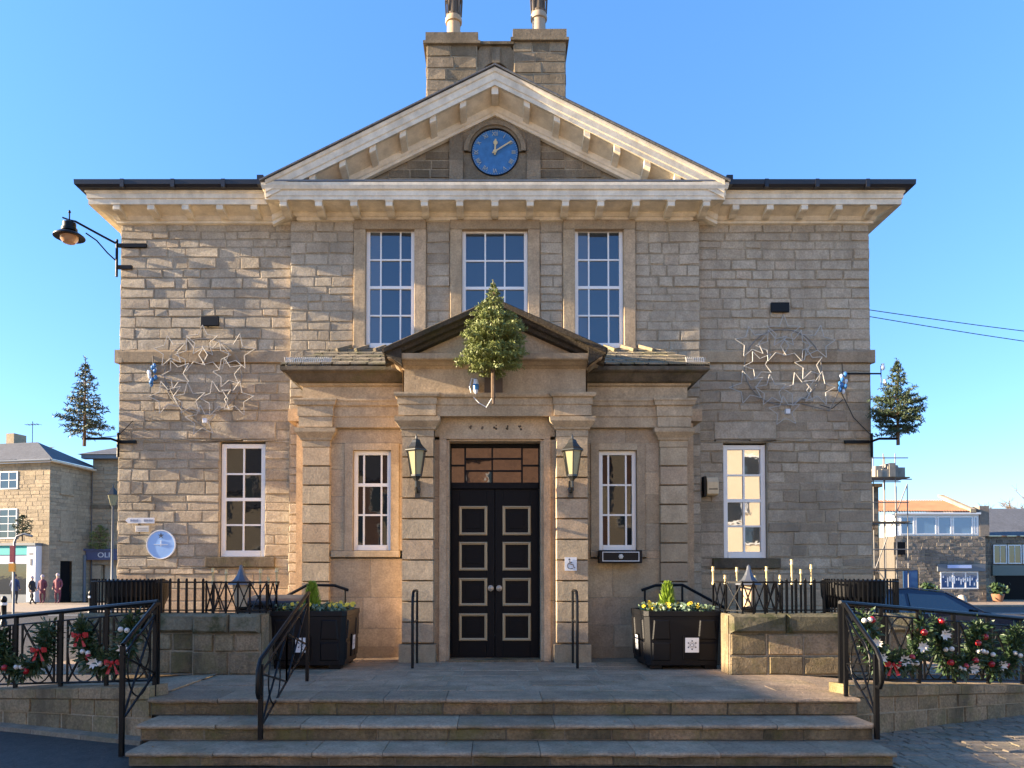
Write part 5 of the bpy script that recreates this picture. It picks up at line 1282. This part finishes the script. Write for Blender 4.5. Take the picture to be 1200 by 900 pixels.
mb=MB(); mb.raw([ret(3.62,-.0,0.05),ret(6.5,0,.05),ret(6.5,0,8.2),ret(3.62,0,8.2)],[(0,1,2,3)]); mb.build('rear_wing',M['farstone'],H1)
for z0,z1 in ((3.7,5.3),(6.8,7.9)):
    w=MB(); w.raw([ret(u,d,z) for u,d,z in ((3.9,.04,z0),(5.2,.04,z0),(5.2,.04,z1),(3.9,.04,z1))],[(0,1,2,3)]); w.build('window',M['whitebulb'],H1)
H1.rotation_euler=(0,0,R(-12))
mb=MB(); mb.tube([(-30.2,Y+2,10.2),(-30.2,Y+2,11.6)],.025,5); mb.tube([(-30.7,Y+2,11.4),(-29.7,Y+2,11.4)],.018,4)
for k in range(5): mb.tube([(-30.6+k*.22,Y+1.75,11.4),(-30.6+k*.22,Y+2.25,11.4)],.012,4)
mb.build('aerial',M['lead'],rf)
mb=MB(); mb.tube([(-36,Y-.42,8.66),(-26.6,Y-.42,8.66)],.07,6); mb.build('gutter',M['greysign'],H1)
# --- second left building with OLI sign
Y=37.0; H2=thing('stone_house','dark banded stone house with a blue grey OLI shop sign behind the hall','building',(-24,Y,0))
mb=MB(); r=random.Random(91)
courses(mb,-26.0,-19.5,3.2,9.2,[],.26,(.6,1.1),front(Y),r=r,joint=.05,prot=(.02,.05),tintf=lambda u,z:(r.random()*.7,r.uniform(.1,.4)))
mb.box(-25.95,-19.5,Y+.01,Y+8,2.4,9.2,1); mb.box(-25.9,-25.35,Y-.1,Y+.2,0.05,2.35,0); mb.box(-26.1,-25.2,Y-.2,Y+.2,0.05,.5,0); mb.box(-26,-19.5,Y+.4,Y+8,0,2.4,1)
mb.build('wall',[M['farstone'],M['mortar']],H2)
mb=MB(); mb.box(-26.5,-19.5,Y-.5,Y,9.2,9.45,1); mb.face([(-26.7,Y-.6,9.46),(-19.5,Y-.6,9.46),(-19.5,Y+4,11.4),(-22,Y+4,11.4)]); mb.face([(-26.7,Y-.6,9.46),(-22,Y+4,11.4),(-26.7,Y+8,9.46)]); mb.build('roof',[M['slate'],M['greysign']],H2)
mb=MB(); mb.box(-26.2,-19.5,Y-.35,Y-.02,2.7,3.28); mb.box(-26.3,-19.5,Y-.45,Y,3.285,3.4); SG=mb.build('shop_fascia',M['purple'],H2)
mb=MB(); text_into(mb,'OLI',.46,lambda v:(-25.45+v.x*1.15,Y-.36-v.z,3.0+v.y),align='LEFT'); mb.build('lettering',M['signwhite'],SG)
mb=MB(); mb.face([(-25.3,Y+.3,.05),(-19.5,Y+.3,.05),(-19.5,Y+.3,2.45),(-25.3,Y+.3,2.45)]); mb.build('shop_window',mat('cream_blind',(.42,.36,.26),.6,var=.3,vscale=3),H2)
mb=MB()
mb.box(-26.05,-19.5,Y-.08,Y-.021,6.0,6.25); mb.build('stone_band',M['darkstone'],H2)
def bush(name,label,loc,H,Rd,seed,mt_=M['needle_dk']):
    o=thing(name,label,'christmas tree',loc); conifer(o,H,Rd,seed,mt_,levels=9,per=6,needle=.12,dens=.5,trunk0=-.4,tr=.05,prof=lambda u:math.sin(math.pi*(.25+.7*u)))
bush('fir_tree','small round fir over the teal shop front on the corner building',(-28.15,33.2,4.15),1.15,.6,21)
bush('fir_tree','small round fir standing on top of the blue grey OLI shop sign',(-25.35,36.75,3.42),1.5,.8,22,M['needle'])
# --- people
def person(label,x,y,h,coat,legs,hat,seed,walk=.12,face=0,skirt=False):
    o=thing('person',label,'person',(x,y,.06),None)
    me=bpy.data.meshes.new('body'); k=h/1.72
    J=[(0,0,.93),(0,0,1.15),(0,0,1.38),(0,0,1.50),(0,-.02,1.60),(0,-.02,1.70),
       (-.09,0,.90),(-.10,-walk*.5,.50),(-.10,walk*.2,.08),(-.10,-.13+walk*.2,.04),(.09,0,.90),(.10,walk*.6,.50),(.10,-walk*.4,.08),(.10,-.13-walk*.4,.04),
       (-.18,0,1.38),(-.25,.02,1.12),(-.22,-.12,.90),(-.22,-.16,.82),(.18,0,1.38),(.25,.02,1.12),(.22,-.12,.90),(.22,-.16,.82)]
    E_=[(0,1),(1,2),(2,3),(3,4),(4,5),(0,6),(6,7),(7,8),(8,9),(0,10),(10,11),(11,12),(12,13),(2,14),(14,15),(15,16),(16,17),(2,18),(18,19),(19,20),(20,21)]
    Rr=[.15,.14,.16,.06,.095,.075,.10,.075,.05,.045,.10,.075,.05,.045,.075,.055,.042,.04,.075,.055,.042,.04]
    c,s_=math.cos(face),math.sin(face)
    me.from_pydata([((p[0]*c-p[1]*s_)*k,(p[0]*s_+p[1]*c)*k,p[2]*k) for p in J],E_,[])
    b=bpy.data.objects.new('body',me); COL.objects.link(b)
    sm=b.modifiers.new('skin','SKIN'); sk=me.skin_vertices[0] if me.skin_vertices else None
    if sk is None:
        me.skin_vertices  # created by modifier on evaluation
    for i,v in enumerate(me.skin_vertices[0].data): v.radius=(Rr[i]*k,Rr[i]*k*.85); v.use_root=(i==0)
    ss=b.modifiers.new('sub','SUBSURF'); ss.levels=1; ss.render_levels=1
    dg=bpy.context.evaluated_depsgraph_get(); dg.update(); nm=bpy.data.meshes.new_from_object(b.evaluated_get(dg)); bpy.data.objects.remove(b)
    nm.materials.clear()
    for q in (coat,legs,mat('skin',(.50,.30,.21),.5)): nm.materials.append(q)
    for p in nm.polygons:
        z=p.center.z/k; side=abs(p.center.x)/k+abs(p.center.y)/k
        p.material_index=2 if z>1.49 or (z<.90 and side>.24 and z>.72) else (0 if z>.80 else 1); p.use_smooth=True
    nb=bpy.data.objects.new('body',nm); COL.objects.link(nb); nb.parent=o
    m=MB(); m.lathe([(.14,.62 if skirt else .78),(.17,.80),(.155,1.0),(.15,1.2),(.165,1.36),(.10,1.46),(.07,1.47)],(0,0,0),12); m.v=[(v[0]*k*1.12,v[1]*k*.9,v[2]*k) for v in m.v]; m.build('coat',coat,o,smooth=True,local=True)
    m=MB(); m.lathe([(.10,1.64),(.105,1.70),(.08,1.77),(.02,1.80)],(0,-.01,0),12); m.v=[(v[0]*k,v[1]*k,v[2]*k) for v in m.v]; m.build('hat',hat,o,smooth=True,local=True)
burg=mat('burgundy_coat',(.14,.035,.05),.8); burg2=mat('wine_robe',(.22,.06,.075),.8); navy=mat('navy_jacket',(.03,.05,.13),.7); dk=mat('dark_trousers',(.02,.02,.025),.8); palehat=mat('pale_hat',(.55,.42,.40),.8); brn=mat('brown_hair',(.08,.045,.03),.7)
person('person in burgundy coat and pale hat beside the white shop end, nearer the shop',-26.55,32.6,1.62,burg,burg,palehat,1,skirt=True)
person('person in wine red coat and pale hat in front of the dark side door',-25.65,32.6,1.70,burg2,burg,palehat,2,skirt=True)
person('person in navy jacket and dark trousers looking into the teal shop window',-27.55,31.6,1.66,navy,dk,brn,3,face=math.pi)
person('person in dark clothes bending past the bollard by the teal shop',-26.2,31.0,1.55,dk,dk,palehat,4,walk=.3,face=1.4)
# --- left street furniture
def bollard(x,y,h,label,m_):
    o=thing('bollard',label,'bollard',(x,y,.0)); mb=MB(); mb.lathe([(.11,0),(.11,.12),(.085,.15),(.08,h-.2),(.095,h-.18),(.095,h-.1),(.06,h-.02),(.001,h)],(x,y,.0),12); mb.build('post',m_,o,smooth=True); mb=MB(); mb.lathe([(.09,h-.32),(.098,h-.31),(.098,h-.24),(.09,h-.23)],(x,y,0),12); mb.build('band',M['signwhite'],o)
bollard(-16.6,13.5,1.0,'black bollard with pale band at the left picture edge',M['iron']); bollard(-17.3,20.4,1.05,'black bollard with pale band in front of the people in red',M['iron'])
o=thing('traffic_signal','swan neck pole with red and orange lights by the teal shop','street sign',(-20.3,20,0)); mb=MB(); mb.tube([(-20.35,20,0),(-20.35,20,3.1),(-20.25,20,3.35),(-19.95,20,3.45),(-19.6,20,3.35)],.05,8); mb.build('pole',M['lead'],o,smooth=True)
mb=MB(); mb.box(-20.45,-20.27,19.85,19.95,2.25,2.95); mb.build('red_panel',mat('red_sign',(.35,.05,.05),.5),o); mb=MB(); mb.box(-20.48,-20.24,19.84,19.95,1.85,2.2); mb.build('orange_panel',mat('orange_sign',(.75,.30,.02),.5),o)
o=thing('street_lamp','old style street lamp on a thin post in front of the OLI sign','street lamp',(-16.2,20,0)); mb=MB(); mb.lathe([(.10,0),(.10,.6),(.05,.7),(.04,4.6),(.08,4.65)],(-16.2,20,0),10); mb.build('post',M['lead'],o,smooth=True)
mb=MB(); mb.lathe([(.10,4.66),(.22,5.1)],(-16.2,20,0),6); mb.build('glass',M['lampglass'],o); mb=MB(); mb.lathe([(.26,5.1),(.14,5.3),(.04,5.42),(.01,5.6)],(-16.2,20,0),6); mb.build('cap',M['lampmetal'],o)
# --- right: stone shop with pantile roof
Y=36.0; H3=thing('stone_shop','grey stone shop with orange pantile roof and a row of upper white windows','building',(28.5,Y,0))
mb=MB(); r=random.Random(95); x0,x1=25.3,31.0
courses(mb,x0,x1,0.05,4.2,[(25.75,26.75,.05,2.05),(28.1,30.5,.85,1.95),(27.9,30.9,1.95,2.42)],.22,(.25,.6),front(Y),r=r,joint=.03,prot=(.005,.03),jit=.015)
mb.box(x0,x1,Y+.1,Y+6,0.05,4.2,0,(.1,.45)); mb.box(x1-.35,x1+.25,Y-.02,Y+4,4.2,6.1,0)
mb.build('wall',[M['greystone'],M['mortar']],H3)
mb=MB(); mb.box(x0+.1,x1-.36,Y+.05,Y+2,4.21,5.62); mb.build('dormer',M['white'],H3)
xs=[25.65,26.6,28.0,28.95,30.3,31.0-.4]
for a,b in zip(xs,xs[1:]): fwin(H3,a,b-.06,4.28,5.45,Y+.03,1,1,'skygl',.08); 
mb=MB(); mb.box(x0+.0,x1-.34,Y-.15,Y+.1,5.56,5.68); mb.build('dormer_fascia',M['white'],H3)
mb=MB(); n=34; xr0,xr1=24.2,30.0
for i in range(n):
    a=xr0+(xr1-xr0)*i/n; b=xr0+(xr1-xr0)*(i+1)/n; m_=(a+b)/2
    mb.face([(a,Y-.1,5.68),(m_,Y-.1,5.80),(m_-.1,Y+2.6,6.75),(a-.1,Y+2.6,6.63)]); mb.face([(m_,Y-.1,5.80),(b,Y-.1,5.68),(b-.1,Y+2.6,6.63),(m_-.1,Y+2.6,6.75)])
mb.build('roof',M['pantile'],H3)
mb=MB(); mb.raw([(30.0,Y-.15,5.65),(30.35,Y-.15,5.65),(29.9,Y+2.6,6.95),(29.55,Y+2.6,6.95),(30.0,Y-.15,5.9),(30.35,Y-.15,5.9),(29.9,Y+2.6,7.1),(29.55,Y+2.6,7.1)],[(0,1,5,4),(1,2,6,5),(4,5,6,7),(0,4,7,3)]); mb.box(30.3,31.1,Y+.3,Y+.8,5.7,5.9); mb.build('verge',M['trim'],H3)
d=MB(); d.box(25.8,26.7,Y+.02,Y+.08,.06,2.03); d.build('door',M['bluedoor'],H3)
fwin(H3,28.1,30.5,.85,1.95,Y-.0,3,1,'bluegl',.08,.08)
mb=MB(); mb.box(27.9,30.9,Y-.12,Y-.02,1.96,2.42); FA=mb.build('shop_fascia',M['greysign'],H3)
mb=MB(); mb.box(28.5,30.0,Y-.17,Y-.125,2.16,2.36); mb.build('name_board',mat('pale_board',(.45,.55,.80),.5),FA)
mb=MB(); r=random.Random(6)
for i in range(16): x=28.25+i*.14; mb.box(x,x+.07,Y-.035,Y-.032,1.2+r.uniform(-.2,.5),1.3+r.uniform(-.2,.5))
mb.build('window_display',M['whitebulb'],H3)
o=mb=MB(); mb.box(25.15,25.75,Y-.35,Y-.1,3.0,3.8); mb.build('sign_box',M['black'],H3)
# far right house
Y=40; H4=thing('stone_house','dark roofed stone house with white upper windows at the right picture edge','building',(36,Y,0))
mb=MB(); r=random.Random(96); courses(mb,32.0,42,0.05,4.4,[(35.0,38,2.4,3.9),(34.7,38,.05,2.2)],.24,(.3,.7),front(Y),r=r,joint=.03,prot=(.005,.03),jit=.012); mb.box(32.0,42,Y+.1,Y+7,0,4.4,1); mb.build('wall',[M['greystone'],M['mortar']],H4)
mb=MB(); mb.face([(31.7,Y-.3,4.4),(42,Y-.3,4.4),(42,Y+3.5,6.6),(31.7,Y+3.5,6.6)]); mb.face([(31.7,Y-.3,4.4),(31.7,Y+7.3,4.4),(31.7,Y+3.5,6.6)]); mb.build('roof',M['slate'],H4)
for i in range(3): fwin(H4,34.0+i*1.0,34.92+i*1.0,2.5,3.8,Y-.12,2,1)
mb=MB(); mb.box(33.9,38,Y-.2,Y-.02,1.7,2.4); mb.box(34.2,38,Y-.1,Y-.02,.05,1.7,1); mb.build('shopfront',[mat('green_grey',(.14,.17,.15),.5),M['black']],H4)
M['sheet']=mat('debris_sheet',(.14,.16,.155),.6,var=.5,vscale=3)
# scaffolded house
Y=21.5; H5=thing('scaffolded_house','tall narrow house beyond the hall\'s right corner wrapped in scaffolding','building',(15,Y,0))
mb=MB(); r=random.Random(97); courses(mb,11,17.0,0.05,5.6,[],.24,(.3,.7),front(Y),r=r,joint=.03,prot=(.005,.03)); mb.box(11,17.0,Y+.1,Y+8,0,5.6,0)
mb.face([(17.02,Y,0),(17.02,Y+8,0),(17.02,Y+8,5.6),(17.02,Y,5.6)]); mb.build('wall',[M['greystone'],M['mortar']],H5)
mb=MB(); mb.box(10.8,17.1,Y-.2,Y+8,5.6,5.75); mb.build('parapet',M['darkstone'],H5)
o=thing('scaffolding','steel scaffold poles and boards standing round the house right of the hall','scaffolding',(16.5,Y-.6,0)); mb=MB()
for x in (15.9,16.6,17.1,17.6):
    for y in (Y-1.3,Y-.4): mb.tube([(x,y,0),(x,y,6.9 if x<17.3 else 5.6)],.024,6)
for z in (1.9,3.9,5.8):
    for y in (Y-1.3,Y-.4): mb.tube([(15.5,y,z),(17.8,y,z)],.025,6)
    mb.tube([(17.6,Y-1.4,z+.9),(15.5,Y-1.4,z+.9)],.025,6)
mb.tube([(16.2,Y-1.32,2),(17.6,Y-1.32,5.6)],.025,6); mb.tube([(17.6,Y-1.32,0.2),(16.2,Y-1.32,2)],.025,6); mb.build('poles',mat('galv_pole',(.16,.155,.15),.6,.3),o)
mb=MB()
for z in (1.95,3.95,5.85): mb.box(15.6,17.7,Y-1.35,Y-.35,z,z+.05)
mb.build('boards',mat('scaffold_board',(.17,.12,.07),.8,var=.3),o)
mb=MB(); r=random.Random(5)
for i in range(12): x=16.2+r.uniform(0,.9); z=5.9; mb.box(x,x+r.uniform(.2,.5),Y-1.2-r.uniform(0,.2),Y-.6+r.uniform(0,.2),z,z+r.uniform(.2,.6))
mb.build('stacked_materials',mat('pale_rubble',(.26,.235,.19),.8,var=.5,vscale=5),o)
pass
# bare trees
def bare_tree(label,x,y,h,seed):
    r=random.Random(seed); o=thing('bare_tree',label,'tree',(x,y,0)); tk=MB(); tw=MB()
    def grow(p,d,L,rad,dep):
        q=p+d*L; mid=(p+q)/2+Vector((r.uniform(-.06,.06),r.uniform(-.06,.06),0))*L
        (tk if dep<2 else tw).tube([p,mid,q],[rad,rad*.85,rad*.7],5 if dep<3 else 3)
        if dep>=6: return
        for k in range(3 if dep else 4):
            a=r.uniform(0,6.28); s=Vector((math.cos(a),math.sin(a),r.uniform(-.1,.5))); nd=(d*.75+s*r.uniform(.45,.85)).normalized(); grow(p+d*L*r.uniform(.6,1),nd,L*r.uniform(.62,.84),rad*.62,dep+1)
    grow(Vector((x,y,0)),Vector((0,0,1)),h*.30,h*.022,0)
    tk.build('trunk',M['trunk'],o,smooth=True); tw.build('twigs',M['trunk'],o)
bare_tree('bare winter tree behind the scaffolding right of the hall',17.9,28,8.2,4)
bare_tree('large bare winter tree above the roof at the right picture edge',44,52,11.5,5)
# car
def car():
    o=thing('parked_car','dark blue hatchback parked beside the right wall behind the ramp railing','car',(8.2,3.2,0))
    L=[(-2.0,.32),(-2.03,.62),(-1.95,.86),(-1.62,1.30),(-1.1,1.40),(-.2,1.42),(.45,1.35),(1.10,.98),(1.9,.84),(2.1,.66),(2.12,.40),(2.0,.25)]
    mb=MB(); hwid=[.82,.85,.86,.66,.62,.62,.64,.80,.82,.80,.80,.78]
    X=8.35; Yc=3.2
    va=[(X+x,Yc-w,z) for (x,z),w in zip(L,hwid)]; vb=[(X+x,Yc+w,z) for (x,z),w in zip(L,hwid)]; n=len(L)
    mb.raw(va+vb,[(i,i+1,n+i+1,n+i) for i in range(n-1)]+[(n-1,0,n,2*n-1)])
    for vs in (va,vb):
        base=[(X+2.0,vs[0][1],.25)]
        mb.raw(vs,[(0,1,2,7,8,9,10,11),(2,3,4,5,6,7)])
    mb.build('body',mat('car_blue',(.010,.018,.045),.25,.3,coat=.6),o,bevel=.03)
    g=MB()
    for s in (-1,1):
        w=lambda x,z:(X+x,Yc+s*(.86-(z-.86)*.43+.006),z)
        g.face([w(-1.55,.93),w(-.35,.93),w(-.35,1.32),w(-1.30,1.32)]); g.face([w(-.28,.93),w(.92,.96),w(.42,1.29),w(-.28,1.33)])
    dx=.02
    g.face([(X+.50+dx,Yc-.60,1.335),(X+1.09+dx,Yc-.75,.995),(X+1.09+dx,Yc+.75,.995),(X+.50+dx,Yc+.60,1.335)]); g.face([(X-1.65,Yc-.60,1.27),(X-1.94,Yc-.76,.90),(X-1.94,Yc+.76,.90),(X-1.65,Yc+.60,1.27)])
    g.build('windows',M['pane'],o)
    t=MB()
    for s in (-1,1): t.tube([(X+.47,Yc+s*.645,1.355),(X+1.12,Yc+s*.80,.985)],.016,6); t.tube([(X-1.6,Yc+s*.65,1.335),(X-.2,Yc+s*.625,1.435),(X+.45,Yc+s*.645,1.365)],.014,6)
    t.build('trim',M['lead'],o)
    for x in (-1.25,1.35):
        for s in (-1,1):
            w=MB(); y=Yc+s*.74; w.lathe([(.2,-.09),(.30,-.09),(.31,-.06),(.31,.06),(.30,.09),(.2,.09)],(X+x,y,.31),20,axis='y'); wh=w.build('wheel',M['rubber'],o,smooth=True)
            w=MB(); w.lathe([(.001,-.07),(.2,-.06),(.2,.06),(.001,.07)],(X+x,y,.31),16,axis='y'); w.build('rim',mat('alloy',(.4,.4,.42),.3,.8),wh)
    for s in (-1,1):
        h=MB(); h.box(X+1.93,X+2.08,Yc+s*.62-.13,Yc+s*.62+.13,.66,.78); h.build('headlight',M['silver'],o,bevel=.03)
        h=MB(); h.box(X+.78,X+.9,Yc+s*.93-.07,Yc+s*.93+.07,.93,1.03); h.build('mirror',M['rubber'],o,bevel=.02)
car()
stoneb=mat('stone_bollard',(.42,.36,.28),.85,bump=.4)
def sbollard(x,y,h,label):
    o=thing('bollard',label,'bollard',(x,y,0)); mb=MB(); mb.lathe([(.15,0),(.14,h*.7),(.16,h*.72),(.15,h*.85),(.09,h*.97),(.001,h)],(x,y,0),12); mb.build('post',stoneb,o,smooth=True); mb=MB(); mb.lathe([(.145,h*.55),(.155,h*.56),(.155,h*.64),(.145,h*.65)],(x,y,0),12); mb.build('band',M['signwhite'],o)
sbollard(15.6,13.2,1.05,'pale stone bollard in front of the stone shop, right of the car')
sbollard(19.4,13.2,1.05,'pale stone bollard beside the sign post at the right edge')
o=thing('sign_post','slim post with several small cream signs at the right picture edge','sign',(20.0,14,0)); mb=MB(); mb.tube([(20.0,14,0),(20.0,14,2.4)],.04,8); mb.build('post',mat('green_pole',(.12,.14,.08),.5),o)
for i,(z,w) in enumerate(((2.1,.16),(1.55,.14),(1.3,.14))):
    mb=MB(); mb.box(20-w-.05,20+w-.05,13.9,13.95,z-.17,z+.17); mb.build('sign_plate',mat('cream_sign',(.60,.56,.42),.5),o)
o=thing('grit_bin','yellow grit bin beside the sign post','grit bin',(20.6,13.6,0)); mb=MB(); mb.prism([(13.2,.1),(13.9,.1),(14.0,.8),(13.1,.75)],20.15,21.2,ax='x'); mb.build('tub',mat('yellow_bin',(.75,.48,.02),.5),o,bevel=.03); mb=MB(); mb.prism([(13.05,.76),(14.05,.81),(13.95,1.0),(13.2,.95)],20.1,21.25,ax='x'); mb.build('lid',mat('yellow_lid',(.75,.48,.02),.5),o,bevel=.03)
for x,y,l in ((26.95,35.3,'terracotta tub of plants left of the blue shop window'),(31.4,35.5,'terracotta tub of plants right of the stone shop')):
    o=thing('plant_tub',l,'plant tub',(x,y,.06)); mb=MB(); mb.lathe([(.25,.06),(.36,.5),(.36,.55),(.3,.55)],(x,y,0),14); mb.build('tub',M['pantile'],o,smooth=True); mb=MB(); plant_leaves(mb,(x,y,.55),220,.2,.2,.6,.22,random.Random(3)); mb.build('plants',M['ivy'],o)

# ------------------------------------------------------------------ houses opposite (behind the camera, seen only in the window glass)
def opposite(s0,s1,h,label,seed,wm):
    x0,x1=-(s1-s0)/2,(s1-s0)/2; sc=(s0+s1)/2
    o=thing('town_house',label,'building',(0,0,0)); mb=MB(); r=random.Random(seed); mb.box(x0,x1,-8,0,0,h,0,(r.random(),0)); mb.build('wall',wm,o)
    mb=MB(); mb.prism([(-8.4,h),(-(-.4),h),(-4,h+2.6)],x0-.1,x1+.1,ax='x'); mb.build('roof',M['slate'],o)
    n=int((x1-x0)/2.4)
    for fl in range(2):
        for i in range(n):
            x=x0+(x1-x0)*(i+.5)/n; mb=MB(); mb.box(x-.55,x+.55,-.02,.1,.9+fl*3.0,2.7+fl*3.0); w=mb.build('window',M['white'],o); mb=MB(); mb.box(x-.48,x+.48,-.0,.12,.98+fl*3.0,2.62+fl*3.0); mb.build('pane',M['pane'],w)
    o.location=(.87*sc,-28+.5*sc,0); o.rotation_euler=(0,0,R(30))
creamr=mat('cream_render',(.66,.56,.40),.9,var=.15,vscale=1.5)
brickm=mat('red_brick',(.28,.15,.09),.9,var=.7,vscale=7)
opposite(-27,-13.2,8.6,'cream house opposite the hall on the left',1,creamr); opposite(-13,4,9.0,'red brick house opposite the hall in the middle',2,brickm); opposite(4.2,15,8.2,'cream house opposite the hall on the right',3,creamr)
o=thing('shade_house','unseen stone house added left of the ramp to shade the terrace and steps','building',(-20,-9,0)); mb=MB(); mb.box(-24,-18,-7.6,-2.9,0,4.4,0,(.5,0)); mb.build('wall',M['farstone'],o); mb=MB(); mb.prism([(-24.4,4.4),(-17.6,4.4),(-21,6.9)],-7.8,-2.7); mb.build('roof',M['slate'],o)  # unseen house, added to keep the low sun off terrace and steps
